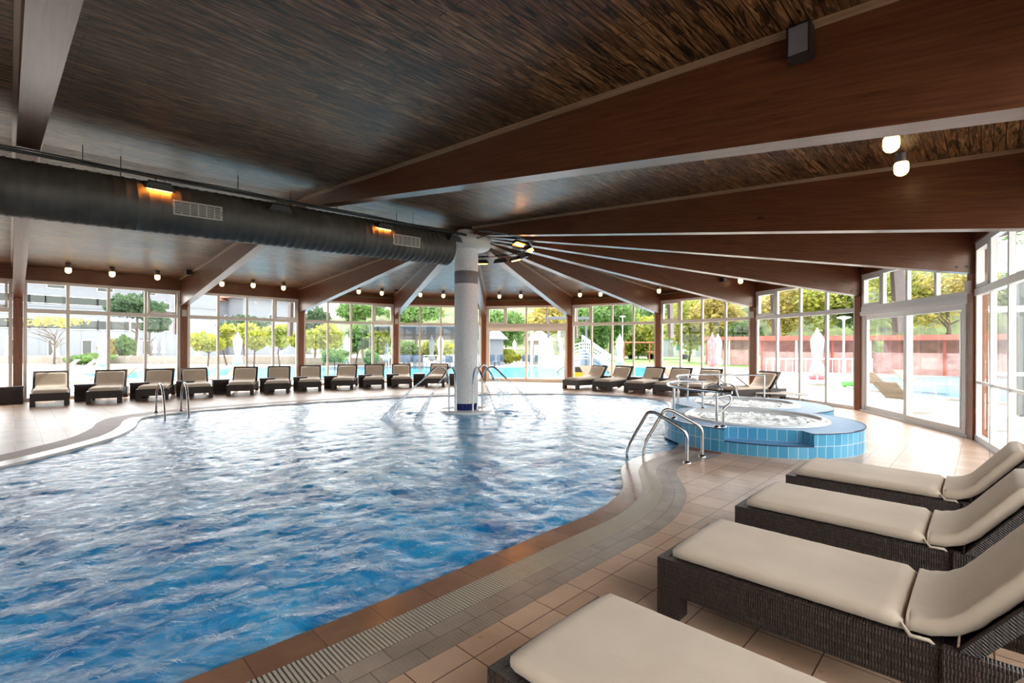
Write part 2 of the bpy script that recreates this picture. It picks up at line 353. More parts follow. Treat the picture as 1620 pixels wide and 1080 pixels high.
POOL_C = [(-4.95, -1.22), (-3.52, .18), (-2.1, 1.56), (-1.38, 2.27), (-.67, 2.97), (-.01, 3.66), (.37, 4.05), (.71, 4.40), (.97, 4.77), (1.17, 5.22), (1.25, 5.62), (1.32, 5.98), (1.52, 6.42), (1.87, 6.82), (2.3, 7.1),
          (2.75, 8.0), (3.3, 9.05), (3.5, 9.9), (3.6, 11.1), (3.98, 12.5), (4.15, 13.6), (3.75, 14.55), (2.49, 15.25), (.96, 15.52), (-1.02, 15.27), (-2.96, 14.50), (-4.6, 13.45), (-6.27, 12.2), (-7.35, 11.05), (-7.66, 10.25),
          (-7.5, 9.8), (-7.04, 9.11), (-6.55, 8.1), (-6.38, 7.2), (-6.32, 6.4), (-6.32, 5.3), (-6.4, 3.2), (-6.6, 1.0), (-6.3, -.6), (-5.7, -1.3)]
POOL = smooth_closed(POOL_C)
NP_ = len(POOL)
def normals(pl):
    n = len(pl); out = []
    for i in range(n):
        t = (pl[(i + 2) % n] - pl[i - 2]).normalized(); out.append(Vector((t.y, -t.x)))
    return out
NRM = normals(POOL)
def offs(d): return [p + q * d for p, q in zip(POOL, NRM)]
arc = [0.]
for i in range(1, NP_ + 1): arc.append(arc[-1] + (POOL[i % NP_] - POOL[i - 1]).length)
def zone(i):
    p = POOL[i % NP_]
    if p.x < -5.9 and p.y < 10.2: return 'left'
    if p.y > 10.2 or p.x > 2.35 : return 'far'
    return 'near'
def band(d0, d1, zones, z=0.0, mb=None, uoff=0):
    mb = mb or MB(); a, b = offs(d0), offs(d1)
    for i in range(NP_):
        if zone(i) in zones:
            j = (i + 1) % NP_; u0, u1 = arc[i], arc[i + 1]
            mb.quad((*a[i], z), (*b[i], z), (*b[j], z), (*a[j], z), [(u0, d0 + uoff), (u0, d1 + uoff), (u1, d1 + uoff), (u1, d0 + uoff)])
    return mb
WOUT = .64
# deck with the hole of the pool and its edge strips
OUTR = [P[k] + (P[k] - C).normalized() * .12 for k in range(3, 12)]
ring_out = [(P[-2] - D * .12)] + [(P[k] - D * .12) for k in (-1, 0, 1, 2)] + OUTR + [(P[k] + D * .12) for k in (12, 13, 14, 15, 16)]
ring_out = [tuple(p[:2]) for p in ring_out]
mb = MB(); hole = [tuple(p) for p in offs(WOUT)][::-1]
mb.poly([list(reversed(ring_out)), hole[::1]], 0.0)
# a deck slab edge
tag(mb.build('floor', M_TILE), kind='structure')
# coping: top, and the wall down into the water
tag(band(0, .205, ('near', 'far')).build('trim_1', M_COPE), kind='structure')
a = POOL; mb = MB()
for i in range(NP_):
    j = (i + 1) % NP_; mb.quad((*a[j], -.16), (*a[i], -.16), (*a[i], 0), (*a[j], 0))
tag(mb.build('trim_62', M_COPEW), kind='structure')
tag(band(0, .25, ('left',)).build('trim_2', M_COPEW), kind='structure')
tag(band(.25, WOUT, ('left',), uoff=-.25).build('trim_3', M_BAND), kind='structure')
tag(band(.205, .64, ('far',), uoff=-.205 + .0).build('trim_4', M_BAND), kind='structure')
tag(band(.415, .64, ('near',), uoff=-.415).build('trim_5', M_RIB), kind='structure')
# overflow grating in its dark channel
g = empty('drain_grating', (*(POOL[200] + NRM[200] * .3), 0), label='beige slatted overflow grating running along the near pool edge', cat='drain grating')
gi = Vector((*(POOL[200] + NRM[200] * .3), 0))
ch = band(.205, .415, ('near',), -.03)
ch.build('channel', M_DARK, g, -gi)
mb = MB(); s = 0
def at_arc(s, d):
    i = int(np.searchsorted(arc, s) - 1); i = max(0, min(i, NP_ - 1)); t = (s - arc[i]) / (arc[i + 1] - arc[i]); j = (i + 1) % NP_
    return POOL[i].lerp(POOL[j], t) + NRM[i].lerp(NRM[j], t) * d, i
s = 0
while s < arc[-1]:
    p, i = at_arc(s, .207); q, _ = at_arc(s, .413)
    if zone(i) == 'near':
        t_ = (POOL[(i + 1) % NP_] - POOL[i]).normalized() * .0125
        mb.obox((p.x, p.y, -.02), (t_.x, t_.y, 0), (q.x - p.x, q.y - p.y, 0), (0, 0, .021))
    s += .0215
for d_ in (.213, .31, .407):
    pass
mb.build('slats', M_GRATE, g, -gi)

# water surface: real waves
def inside(poly, X, Y):
    c = np.zeros(X.shape, bool); n = len(poly)
    for i in range(n):
        x0, y0 = poly[i - 1]; x1, y1 = poly[i]
        if y0 == y1: continue
        m = ((y0 > Y) != (y1 > Y)) & (X < (x1 - x0) * (Y - y0) / (y1 - y0) + x0); c ^= m
    return c
def waves(X, Y, amp, lmin, lmax, n, seed):
    r = np.random.default_rng(seed); Z = np.zeros_like(X)
    wx = .25 * np.sin(.9 * X + 1.3 * Y) + .2 * np.sin(1.7 * Y - .8 * X + 1); wy = .25 * np.sin(1.1 * Y - .7 * X + 2) + .18 * np.sin(2.1 * X + .4 * Y)
    A = 0
    for _ in range(n):
        L = lmin * (lmax / lmin) ** r.random(); th = r.uniform(0, 2 * pi); k_ = 2 * pi / L; a_ = L ** 1.05; ph = r.uniform(0, 6.28)
        ar = k_ * ((X + wx * .6) * math.cos(th) + (Y + wy * .6) * math.sin(th)) + ph
        Z += a_ * (1 - 2 * np.abs(np.sin(ar * .5)) ** 1.3); A += a_ * a_
    return amp * (Z - Z.mean()) / math.sqrt(A)
st = .032; xs = np.arange(-8.2, 4.6, st); ys = np.arange(-1.9, 16, st); X, Y = np.meshgrid(xs, ys)
Z = waves(X, Y, .0085, .11, .75, 70, 3) * (1 - .35 * np.clip((Y - 5) / 9, 0, 1))
for (cx_, cy_, a_, r_) in ((-2.1, 10.9, .03, .5), (-.1, 11.2, .03, .5), (-1.4, 10.0, .02, .4)):
    dd = np.hypot(X - cx_, Y - cy_); Z += a_ * np.cos(dd * 14) * np.exp(-dd / r_)
ok = inside([tuple(p) for p in offs(.07)], X[:-1, :-1] + st / 2, Y[:-1, :-1] + st / 2)
idx = np.arange(X.size).reshape(X.shape); q = np.stack([idx[:-1, :-1][ok], idx[:-1, 1:][ok], idx[1:, 1:][ok], idx[1:, :-1][ok]], 1)
used = np.unique(q); rem = np.zeros(X.size, int); rem[used] = np.arange(used.size); q = rem[q]
V = np.stack([X.ravel()[used], Y.ravel()[used], -.034 + np.clip(Z.ravel()[used], -.03, .028)], 1)
me = bpy.data.meshes.new('pool_water'); me.vertices.add(len(V)); me.vertices.foreach_set('co', V.ravel().astype(np.float32))
me.loops.add(q.size); me.loops.foreach_set('vertex_index', q.ravel().astype(np.int32)); me.polygons.add(len(q)); me.polygons.foreach_set('loop_start', np.arange(0, q.size, 4, dtype=np.int32))
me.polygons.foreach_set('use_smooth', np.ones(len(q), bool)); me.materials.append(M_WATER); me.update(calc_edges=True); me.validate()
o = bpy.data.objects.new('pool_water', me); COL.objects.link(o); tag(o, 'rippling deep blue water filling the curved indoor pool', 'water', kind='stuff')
# basin under the water
mb = MB(); mb.poly([[tuple(p) for p in offs(.1)]], -1.3); mb.prism([tuple(p) for p in offs(.1)], -1.3, -.17, top=False, inward=True)
tag(mb.build('floor_basin', M_BLUE), kind='structure')

# ------------------------------------------------------------------ ceiling, beams, posts, fascia
OH = 1.0     # roof overhang
mb = MB(); mr = MB()
def ext(p, c, z_in, z_out, k_):      # extend beyond the wall
    v_ = (p - c); L = v_.length; t_ = (L + k_) / L; return Vector((*(c + v_ * t_), z_in + (z_out - z_in) * t_))
def cpanel(a, b, c, d=None):
    """a,b at the wall side (3D), c,d at the ridge; boards run parallel to a-b"""
    q = [Vector(a), Vector(b), Vector(c)] + ([Vector(d)] if d is not None else []); ux = (q[1] - q[0]).normalized()
    nn = (q[1] - q[0]).cross(q[2] - q[0]).normalized(); vy = nn.cross(ux); rnd = random.uniform(0, 9)
    f = list(range(len(q))); uv = [((p - q[0]).dot(ux) + rnd, (p - q[0]).dot(vy) + rnd) for p in q]
    if nn.z > 0: f.reverse()
    mb.add(q, [f], [[uv[i] for i in f]])
    mr.add([p + Vector((0, 0, .28)) for p in q], [f[::-1]])
for k_ in range(3, 11):
    cpanel(ext(P[k_], C, ZC0, ZT, OH), ext(P[k_ + 1], C, ZC0, ZT, OH), (*C, ZC0))
for k_ in range(5):
    a_, b_ = RID[k_], RID[k_ + 1]; za, zb = ZC0 - .08 * k_, ZC0 - .08 * (k_ + 1)
    cpanel(ext(P[3 - k_], a_, za, ZT, OH), ext(P[2 - k_], b_, zb, ZT, OH), (*b_, zb), (*a_, za))
    cpanel(ext(P[11 + k_], a_, za, ZT, OH), ext(P[12 + k_], b_, zb, ZT, OH), (*b_, zb), (*a_, za))
tag(mb.build('ceiling', M_CEIL), kind='structure')
tag(mr.build('roof', M_ROOFT), kind='structure')
BW = .2
def beam(a, b, za0, za1, zb0, zb1, name='roof_beam'):
    """a ridge end, b wall end; z of underside/top at both"""
    e = empty(name, (*b, zb0), kind='structure'); off = -Vector((*b, zb0)); d = (b - a).normalized(); n = Vector((-d.y, d.x)); mb = MB()
    L = (b - a).length; w_ = n * (BW / 2)
    A = [Vector((*(a - w_), za0)), Vector((*(a + w_), za0)), Vector((*(a + w_), za1)), Vector((*(a - w_), za1))]
    B = [Vector((*(b - w_), zb0)), Vector((*(b + w_), zb0)), Vector((*(b + w_), zb1)), Vector((*(b - w_), zb1))]
    def Q(i, j): 
        h = (A[j] - A[i]).length; H = (B[j] - B[i]).length; r_ = random.random() * 5
        mb.quad(A[i], B[i], B[j], A[j], [(0 + r_, 0 + r_), (L + r_, r_), (L + r_, H + r_), (r_, h + r_)])
    Q(0, 1) if False else None
    for i, j in ((1, 0), (2, 1), (3, 2), (0, 3)): Q(i, j)
    mb.quad(B[0], B[1], B[2], B[3]); mb.quad(A[3], A[2], A[1], A[0])
    mb.build('timber', M_BEAM, e, off)
    tr_ = MB()
    for sgn in (-1, 1):
        o0 = a + n * sgn * (BW / 2); o1 = b + n * sgn * (BW / 2); t_ = n * sgn * .035
        p = [Vector((*o0, za1 - .045)), Vector((*(o0 + t_), za1 - .045)), Vector((*(o0 + t_), za1)), Vector((*o0, za1))]
        q_ = [Vector((*o1, zb1 - .045)), Vector((*(o1 + t_), zb1 - .045)), Vector((*(o1 + t_), zb1)), Vector((*o1, zb1))]
        for i in range(3):
            j = i + 1; tr_.quad(p[i], q_[i], q_[j], p[j], [(0, 0), (L, 0), (L, .04), (0, .04)])
    tr_.build('edge_trim', M_TRIM, e, off)
    bo = MB()
    for s_ in (.14, .27, .40):
        for sgn in (-1, 1):
            c_ = b - d * s_ + n * sgn * (BW / 2); bo.tube([(*c_, zb0 + .14), (*(c_ + n * sgn * .012), zb0 + .14)], .018, 8)
    bo.build('bolts', M_BLACK, e, off); return e
for k_ in range(3, 12):
    d_ = (P[k_] - C).normalized(); beam(C + d_ * .35, P[k_] + d_ * .1, lerp(zrid(0), ZB, .35 / R), lerp(ZC0, ZT, .35 / R) - .004, ZB, ZT - .004)
for k_ in range(1, 6):
    zt = ZC0 - .08 * k_
    beam(RID[k_], P[3 - k_] - D * .1, zrid(k_), zt - .004, ZB, ZT - .004)
    beam(RID[k_], P[11 + k_] + D * .1, zrid(k_), zt - .004, ZB, ZT - .004)
# ridge hub blocks on the ridge line
def dirs(k_):
    if k_ <= 2: return -D
    if k_ >= 12: return D
    return (P[k_] - C).normalized()
for k_ in range(-2, 17):
    p = P[k_]; d_ = dirs(k_); n_ = Vector((-d_.y, d_.x)); mb = MB()
    o_ = p - d_ * .09 - n_ * .09; mb.obox((*o_, 0), (*(d_ * .2), 0), (*(n_ * .18), 0), (0, 0, ZB + .02))
    tag(mb.build('roof_post', M_POST), kind='structure')
    mb = MB(); o_ = p + d_ * .85 - n_ * .06; mb.obox((*o_, 1.85), (*(d_ * .26), 0), (*(n_ * .12), 0), (*(d_ * -.12), 1.6))
    if k_ > -1: tag(mb.build('eave_bracket', M_LATT), kind='structure')

# windows: bay i between post i and i+1
ZH, ZTR = 3.2, 2.34
tn = 0; wn = dn = 0
def bayline(i):
    a, b = P[i], P[i + 1]; d = (b - a).normalized(); return a + d * .10, b - d * .10, d
for i in list(range(-2, 11)) + [11, 12, 13, 14, 15]:
    a, b, d = bayline(i); L = (b - a).length; door = i in (5, 9)
    n_ = Vector((-d.y, d.x))         # left of a->b ; interior is on the right side for clockwise walk
    def pt(t, off=0): return a + d * t + n_ * off
    if door: dn += 1; nm = 'door_%d' % dn
    else: wn += 1; nm = 'window_%d' % wn
    mid = pt(L / 2); e = empty(nm, (*mid, 0), kind='structure'); OFF = -Vector((*mid, 0))
    fr = MB(); gl = MB()
    def H(t0, t1, z0, z1, w=.07, off=0): fr.seg(pt(t0), pt(t1), w, z0, z1, off)
    def G(t0, t1, z0, z1, off=0): fr_ = gl; fr_.seg(pt(t0), pt(t1), .012, z0, z1, off)
    H(0, L, ZH - .08, ZH, .08); H(0, L, ZTR, ZTR + .11, .10); H(0, .07, 0, ZH); H(L - .07, L, 0, ZH)
    n4 = [L * j / 4 for j in range(5)]
    for j in (1, 2, 3): H(n4[j] - .035, n4[j] + .035, ZTR + .11, ZH - .08)
    for j in range(4): G(n4[j] + .02, n4[j + 1] - .02, ZTR + .08, ZH - .05)
    # tilting top sash at one end
    j = 3 if i <= 4 else 0
    t0, t1 = n4[j] + .05, n4[j + 1] - .05
    if j == 3: t1 = L - .085
    else: t0 = .085
    for (x0, x1, z0, z1) in ((t0, t1, ZTR + .12, ZTR + .175), (t0, t1, ZH - .135, ZH - .085), (t0, t0 + .05, ZTR + .12, ZH - .085), (t1 - .05, t1, ZTR + .12, ZH - .085)): H(x0, x1, z0, z1, .10)
    if not door:
        H(0, L, 0, .09, .09)
        for j in (1, 2, 3): H(n4[j] - .035, n4[j] + .035, .09, ZTR)
        for j in range(4): G(n4[j] + .02, n4[j + 1] - .02, .06, ZTR + .03)
        if i >= 10:
            H(0, L, .92, .96, .05)
        fr.build('frame', M_FRAME if i < 8 else M_FRAME2, e, OFF); gl.build('pane', M_GLASS, e, OFF)
    else:
        H(0, L, 0, .04, .14); H(0, L, ZTR - .1, ZTR, .14)
        fr.build('frame', M_FRAME if i < 8 else M_FRAME2, e, OFF); G(0, 0.01, 0, .01)
        gl.build('pane', M_GLASS, e, OFF)
        for q_, (t0, t1, off) in enumerate(((.06, L / 2 + .05, .03), (L / 2 - .05, L - .06, -.03))):
            f2 = MB(); g2 = MB(); wd = .10 if i == 9 else .08
            for (x0, x1, z0, z1) in ((t0, t1, .04, .14), (t0, t1, ZTR - .2, ZTR - .1), (t0, t0 + wd, .14, ZTR - .2), (t1 - wd, t1, .14, ZTR - .2)): f2.seg(pt(x0), pt(x1), .055, z0, z1, off)
            g2.seg(pt(t0 + wd - .02), pt(t1 - wd + .02), .012, .12, ZTR - .18, off)
            s_ = f2.build('sliding_panel', M_FRAME if i < 8 else M_FRAME2, e, OFF); g2.build('pane', M_GLASS, s_)
            if q_ == 1:
                hb = MB(); sg = 1 if i == 9 else -1; hp = pt(t1 - .05, off - .07)
                hb.tube([(*hp, .12), (*hp, 2.1)], .014, 8); hb.build('pull_bar', M_STEEL, s_)
    tn += 1
    fa = MB(); fa.seg(P[i] + d * .0, P[i + 1], .14, ZH, ZT + .02); fo = fa.build('trim_%d' % (tn + 5), M_FASC); tag(fo, kind='structure')
# closing wall at the far left end of the hall
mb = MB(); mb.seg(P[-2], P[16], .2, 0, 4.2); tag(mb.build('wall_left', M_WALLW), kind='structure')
# plain green conduit along the top of the centre bays
for i in (3, 4, 5, 6, 7):
    a, b, d = bayline(i); n_ = Vector((d.y, -d.x)); mb = MB(); mb.tube([(*(a + n_ * .1), 3.43), (*(b + n_ * .1), 3.43)], .012, 6)
    o = mb.build('conduit', NB('green_conduit_%d' % i, .5, (.10, .22, .14)).m); tag(o, kind='structure')

# ------------------------------------------------------------------ centre column
e = empty('column', (*C, 0), label='round pebble-rendered column with dark band standing in the pool', cat='column')
mb = MB(); mb.lathe([(.275, .17), (.275, 2.95)], n=48); mb.lathe([(.275, 3.24), (.275, 3.78)], n=48); mb.build('shaft', M_PEB, e)
mb = MB(); mb.lathe([(.276, 2.95), (.279, 2.952), (.279, 3.238), (.276, 3.24)], n=48); mb.build('dark_band', M_PEBD, e)
mb = MB(); mb.lathe([(.281, -.3), (.281, .17), (.275, .171)], n=48); mb.build('navy_tile_band', M_NAVY, e)
mb = MB(); mb.lathe([(.0, .02), (.58, .02), (.61, .008), (.60, -.14), (.3, -.35)][::-1], n=48); mb.build('foot_disc', M_SHELL, e)
mb = MB(); mb.lathe([(.2, 3.76), (.50, 3.76), (.56, 3.80), (.56, 4.0), (.52, 4.03), (.0, 4.03)], n=48); mb.build('capital_ring', M_CREAM, e)
mb = MB(); mb.lathe([(.22, 4.03), (.22, 4.2)], n=8); mb.build('capital_neck', M_CREAM, e)

# ------------------------------------------------------------------ duct
A0 = Vector((-1.50, 10.78, 3.64)); dd3 = Vector((U.x, U.y, -.033)).normalized(); DL = 15.5; DR = .352
root = empty('air_duct', A0, label='long round dark grey ribbed air duct hanging under the ridge', cat='air duct'); mb = MB()
pts = []; rr = []; s_ = 0
while s_ < DL:
    pts += [dd3 * s_, dd3 * (s_ + .012), dd3 * (s_ + .10), dd3 * (s_ + .112)]; rr += [DR + .008, DR, DR, DR + .008]; s_ += .125
mb.tube(pts, rr, 40); mb.build('duct_pipe', M_DUCT, root)
def duct_point(px, py):
    """point of the duct surface seen at px,py"""
    a, b = ray(px, py); r_ = Vector((a, 1, b)).normalized(); o_ = Vector((0, 0, EYE)) - A0
    o2 = o_ - dd3 * o_.dot(dd3); r2 = r_ - dd3 * r_.dot(dd3); A_ = r2.dot(r2); B_ = 2 * o2.dot(r2); C_ = o2.dot(o2) - DR * DR
    disc = max(0, B_ * B_ - 4 * A_ * C_); t_ = (-B_ - math.sqrt(disc)) / (2 * A_); return o_ + r_ * t_
for px, py in ((314, 333), (644, 381)):
    c_ = duct_point(px, py); s0 = c_.dot(dd3); rad = (c_ - dd3 * s0).normalized(); tan = dd3.cross(rad).normalized()
    gm = MB(); hl, hh_ = .31, .10
    def gp(s, t, h): 
        a_ = t / DR; return dd3 * (s0 + s) + (rad * math.cos(a_) + tan * math.sin(a_)) * (DR + h)
    def bar(s0_, s1_, t0_, t1_, h=.02):
        q = [gp(s0_, t0_, .004), gp(s1_, t0_, .004), gp(s1_, t1_, .004), gp(s0_, t1_, .004)]; w_ = [gp(s0_, t0_, h), gp(s1_, t0_, h), gp(s1_, t1_, h), gp(s0_, t1_, h)]
        gm.add(q + w_, [(4, 5, 6, 7), (7, 6, 5, 4), (0, 1, 5, 4), (1, 2, 6, 5), (2, 3, 7, 6), (3, 0, 4, 7)])
    bar(-hl, hl, -hh_, -hh_ + .022); bar(-hl, hl, hh_ - .022, hh_); bar(-hl, -hl + .025, -hh_, hh_); bar(hl - .025, hl, -hh_, hh_)
    for j in range(1, 7): bar(-hl, hl, -hh_ + .02 + j * .023 - .006, -hh_ + .02 + j * .023 + .004, .014)
    for j in range(1, 6): bar(-hl + j * .103 - .006, -hl + j * .103 + .006, -hh_, hh_, .016)
    gv = gm.build('vent_grille', M_GRILLE, root); bk = MB()
    q = [gp(-hl, -hh_, .003), gp(hl, -hh_, .003), gp(hl, hh_, .003), gp(-hl, hh_, .003)]; bk.add(q, [(0, 1, 2, 3), (3, 2, 1, 0)]); bk.build('backing', M_DARK, gv)
# hangers
for s_ in (1.2, 3.3, 5.6, 7.6, 9.5, 12):
    mb = MB(); p_ = dd3 * s_ + Vector((0, 0, DR)); mb.tube([p_ + Vector((-.05, 0, 0)), p_ + Vector((-.05, 0, .35))], .006, 5); mb.tube([p_ + Vector((-.05, 0, .35)), p_ + Vector((.12, .05, .5))], .004, 5); mb.build('hanger_wire', M_BLACK, root)

# heater rail along the duct and ring round the column
B0 = Vector((C.x + .06, C.y - .66, 3.95)); bd = Vector((U.x, U.y, -.021)).normalized()
mb = MB(); mb.tube([bd * s_ for s_ in (0, 3, 6, 9, 12, 15)], .022, 8)
mb.tube([bd * s_ + Vector((0, 0, .03)) + Vector((D.x, D.y, 0)) * (.03 * math.sin(s_ * 3)) for s_ in [j * .25 for j in range(60)]], .011, 6)
rail = empty('heater_rail', B0, label='thin black pipe rail carrying heaters along the air duct', cat='rail'); mb.build('pipe', M_BLACK, rail)
for s_ in (1.4, 3.0, 4.6, 6.4, 8.4):
    mb = MB(); p_ = bd * s_; mb.tube([p_, p_ + Vector((0, 0, .30 - .02 * s_ + .06))], .005, 5); mb.build('hanger_rod', M_BLACK, rail)
RR, RZ = 1.52, 3.87
mb = MB(); mb.tube([Vector((C.x + RR * math.cos(a), C.y + RR * math.sin(a), RZ)) for a in [math.radians(-75 + j * 7.5) for j in range(25)]], .024, 8)
for a in (-60, 0, 60):
    a = math.radians(a); mb.tube([(C.x + .55 * math.cos(a), C.y + .55 * math.sin(a), 3.93), (C.x + RR * math.cos(a), C.y + RR * math.sin(a), RZ)], .012, 6)
o = mb.build('heater_ring', M_BLACK); tag(o, 'black curved pipe ring carrying heat lamps round the column top', 'rail')
def heater(lit, length=.36, wid=.15):
    e = empty('infrared_heater'); mb = MB(); L, W = length / 2, wid / 2
    t_ = [(-L * .7, -W * .5, .09), (L * .7, -W * .5, .09), (L * .7, W * .5, .09), (-L * .7, W * .5, .09)]; b_ = [(-L, -W, 0), (L, -W, 0), (L, W, 0), (-L, W, 0)]
    mb.add(t_ + b_, [(0, 1, 2, 3), (4, 5, 1, 0), (5, 6, 2, 1), (6, 7, 3, 2), (7, 4, 0, 3)]); mb.build('housing', M_BLACK, e)
    mb = MB(); mb.add([(-L * .93, -W * .9, .006), (L * .93, -W * .9, .006), (L * .93, W * .9, .006), (-L * .93, W * .9, .006)], [(3, 2, 1, 0)]); mb.build('reflector', M_HEATF if lit else M_HEATOFF, e)
    mb = MB(); mb.tube([(-L * .8, 0, -.002), (L * .8, 0, -.002)], .024 if lit else .012, 8); mb.build('glowing_tube' if lit else 'tube', M_HEAT if lit else M_HEATOFF, e)
    mb = MB(); mb.tube([(-.05, 0, .09), (-.05, 0, .16), (.05, 0, .16), (.05, 0, .09)], .007, 6); mb.build('bracket', M_BLACK, e)
    return e
hp = {True: heater(True), False: heater(False)}; hused = {True: 0, False: 0}
def place_heater(lit, loc, rot, label, group):
    o = hp[lit] if not hused[lit] else copy_tree(hp[lit]); hused[lit] = 1; o.location = loc; o.rotation_euler = rot; tag(o, label, 'heater', group); return o
def on_rail(px):      # point of the rail seen in column px
    a, _ = ray(px, 300); s_ = (a * B0.y - B0.x) / (bd.x - a * bd.y); return B0 + bd * s_
ra = math.atan2(U.y, U.x)
for px, lit, lab in ((251, True, 'glowing orange infrared heater above the duct, farthest from the column'), (605, True, 'glowing orange infrared heater above the duct, between two unlit ones'),
                     (440, False, 'unlit infrared heater between the two glowing ones on the duct rail'), (716, False, 'unlit infrared heater right beside the column capital')):
    p_ = on_rail(px); place_heater(lit, p_ + Vector((D.x * .06, D.y * .06, -.17)), (math.radians(28), 0, ra + pi), lab, 'heaters on the duct rail')
ring = [((822, 386), True, -36, 'glowing heat lamp on the ring, topmost of the cluster right of the column'), ((836, 397), True, -10, 'glowing heat lamp farthest right on the column ring'), ((829, 403), False, 22, 'unlit heat lamp between the glowing ones on the ring'),
        ((817, 408), True, 40, 'glowing heat lamp lowest of the cluster, next to an unlit one'), ((790, 410), False, 60, 'unlit heat lamp hanging by itself between column and cluster'), ((762, 414), True, 80, 'glowing heat lamp directly beside the column shaft')]
for (px, py), lit, an, lab in ring:
    a = math.radians(an); p_ = Vector((C.x + RR * math.cos(a), C.y + RR * math.sin(a), RZ)); place_heater(lit, p_ + Vector((0, 0, -.17)), (math.radians(-22), 0, a + pi / 2), lab, 'heat lamps on the column ring')

# ------------------------------------------------------------------ ceiling lamps
def ceil_z(x, y):
    q = Vector((x, y)); v_ = q - C; t_ = v_.dot(U)
    if t_ > 0: k_ = t_ / BAY; r_ = abs(v_.dot(D)); return lerp(ZC0 - .08 * k_, ZT, r_ / R)
    a = math.atan2(v_.x, v_.y) - PHI; seg_ = math.floor(a / (pi / 8)); am = (seg_ + .5) * pi / 8; r_ = v_.length * math.cos(a - am) / math.cos(pi / 16); return lerp(ZC0, ZT, r_ / R)
def lampmaster():
    e = empty('ceiling_lamp'); mb = MB(); mb.lathe([(0, 0), (.062, 0), (.066, -.012), (.058, -.022), (.058, -.115), (.05, -.12)], n=20); mb.build('socket', M_SOCK, e)
    mb = MB(); mb.lathe([(.06, -.115), (.068, -.13), (.070, -.19), (.064, -.225), (.045, -.25), (.02, -.262), (0, -.265)], n=20); mb.build('opal_glass', M_BULB, e); return e
lm = lampmaster(); first = True
LAMPS = [(108, 427, 'left window bay, left of its three'), (177.5, 433, 'left window bay, middle of its three'), (249, 438, 'left window bay, right of its three'),
         (351, 448.5, 'second window bay, left of its three'), (400.5, 451, 'second window bay, middle of its three'), (448.5, 455, 'second window bay, right of its three'),
         (567.5, 461, 'third window bay, left one of two'), (604, 463.5, 'third window bay, right one of two'), (665, 466, 'bay behind the column, left one of two'), (701.5, 467.5, 'bay behind the column, right one of two'),
         (790, 468.5, 'bay of the far sliding door, left one'), (824, 468, 'bay of the far sliding door, right one'), (917.5, 466, 'bay right of the far sliding door, left one'), (950, 465, 'bay right of the far sliding door, right one'),
         (1042.5, 460, 'bay left of the hot tub bay, by the beam'), (1171.5, 444, 'hot tub bay, half hidden by a beam'), (1410, 226, 'dark bay above the loungers, upper one touching the big beam'), (1426, 265, 'dark bay above the loungers, lower one with steel socket')]
for px, py, lab in LAMPS:
    a, b = ray(px, py); best = None; Yc = 3.
    while Yc < 22:
        z_ = EYE + b * Yc
        if z_ + .17 >= ceil_z(a * Yc, Yc): break
        Yc += .02
    o = lm if first else copy_tree(lm); first = False; o.location = (a * Yc, Yc, ceil_z(a * Yc, Yc) + .004)
    tag(o, 'lit opal ceiling lamp, ' + lab, 'ceiling lamp', 'small jar lamps on the ceiling')

# speakers on the beams, white sensors on the posts
def ray_plane(px, py, p0, n):
    a, b = ray(px, py); r_ = Vector((a, 1)); t_ = (p0).dot(n) / r_.dot(n); return Vector((a * t_, t_, EYE + b * t_))
def speaker(px, py, A_, B_, size, side, lab):
    d = (B_ - A_).normalized(); n = Vector((-d.y, d.x)) * side; p_ = ray_plane(px, py, A_ + n * BW / 2, n); rz = math.atan2(n.y, n.x)
    e = empty('speaker', p_ + Vector((*(n * .005), 0)), rz); w_, dp, h = size; mb = MB(); mb.box(.03, .03 + dp, -w_ / 2, w_ / 2, -h / 2, h / 2); mb.build('cabinet', M_BLACK, e)
    mb = MB(); mb.box(0.0, .03, -.03, .03, -.04, .04); mb.build('bracket', M_BLACK, e)
    mb = MB(); mb.box(.03 + dp, .036 + dp, -w_ / 2 + .015, w_ / 2 - .015, -h / 2 + .015, h / 2 - .015); mb.build('grille', M_GREY, e); tag(e, lab, 'speaker', 'black speakers on the beams')
speaker(305, 431, RID[1], P[2], (.16, .14, .16), 1, 'small black speaker on the beam right of the left window bay')
speaker(631, 457, C, P[4], (.18, .14, .20), 1, 'small black speaker on the beam left of the column')
speaker(1141, 443, C, P[8], (.15, .12, .12), -1, 'small black speaker under the lit lamp on a beam at the hot tub')
speaker(1272, 78, RID[1], P[12], (.14, .11, .21), -1, 'large black speaker on the big nearest beam')
for k_, px, py, lab in ((2, 288, 493, 'left of the hall'), (4, 622.5, 505, 'left of the column'), (8 - 1, 1195, 497, 'behind the hot tub'), (10 - 1, 1549, 480, 'right of the big sliding door')):
    k_ = {2: 2, 4: 4, 7: 8, 9: 10}[k_]; d_ = dirs(k_); p_ = P[k_] - d_ * .09; z_ = 2.52; e = MB(); n_ = Vector((-d_.y, d_.x)); o_ = p_ - n_ * .06
    e.obox((*o_, z_ - .12), (*(-d_ * .05), 0), (*(n_ * .12), 0), (0, 0, .2)); e.obox((*(o_ + n_ * .04 - d_ * .05), z_ - .09), (*(-d_ * .01), 0), (*(n_ * .04), 0), (0, 0, .03))
    o = e.build('junction_box', M_CREAM); tag(o, 'small cream box fixed high on the wooden post ' + lab, 'box', 'cream boxes on posts')

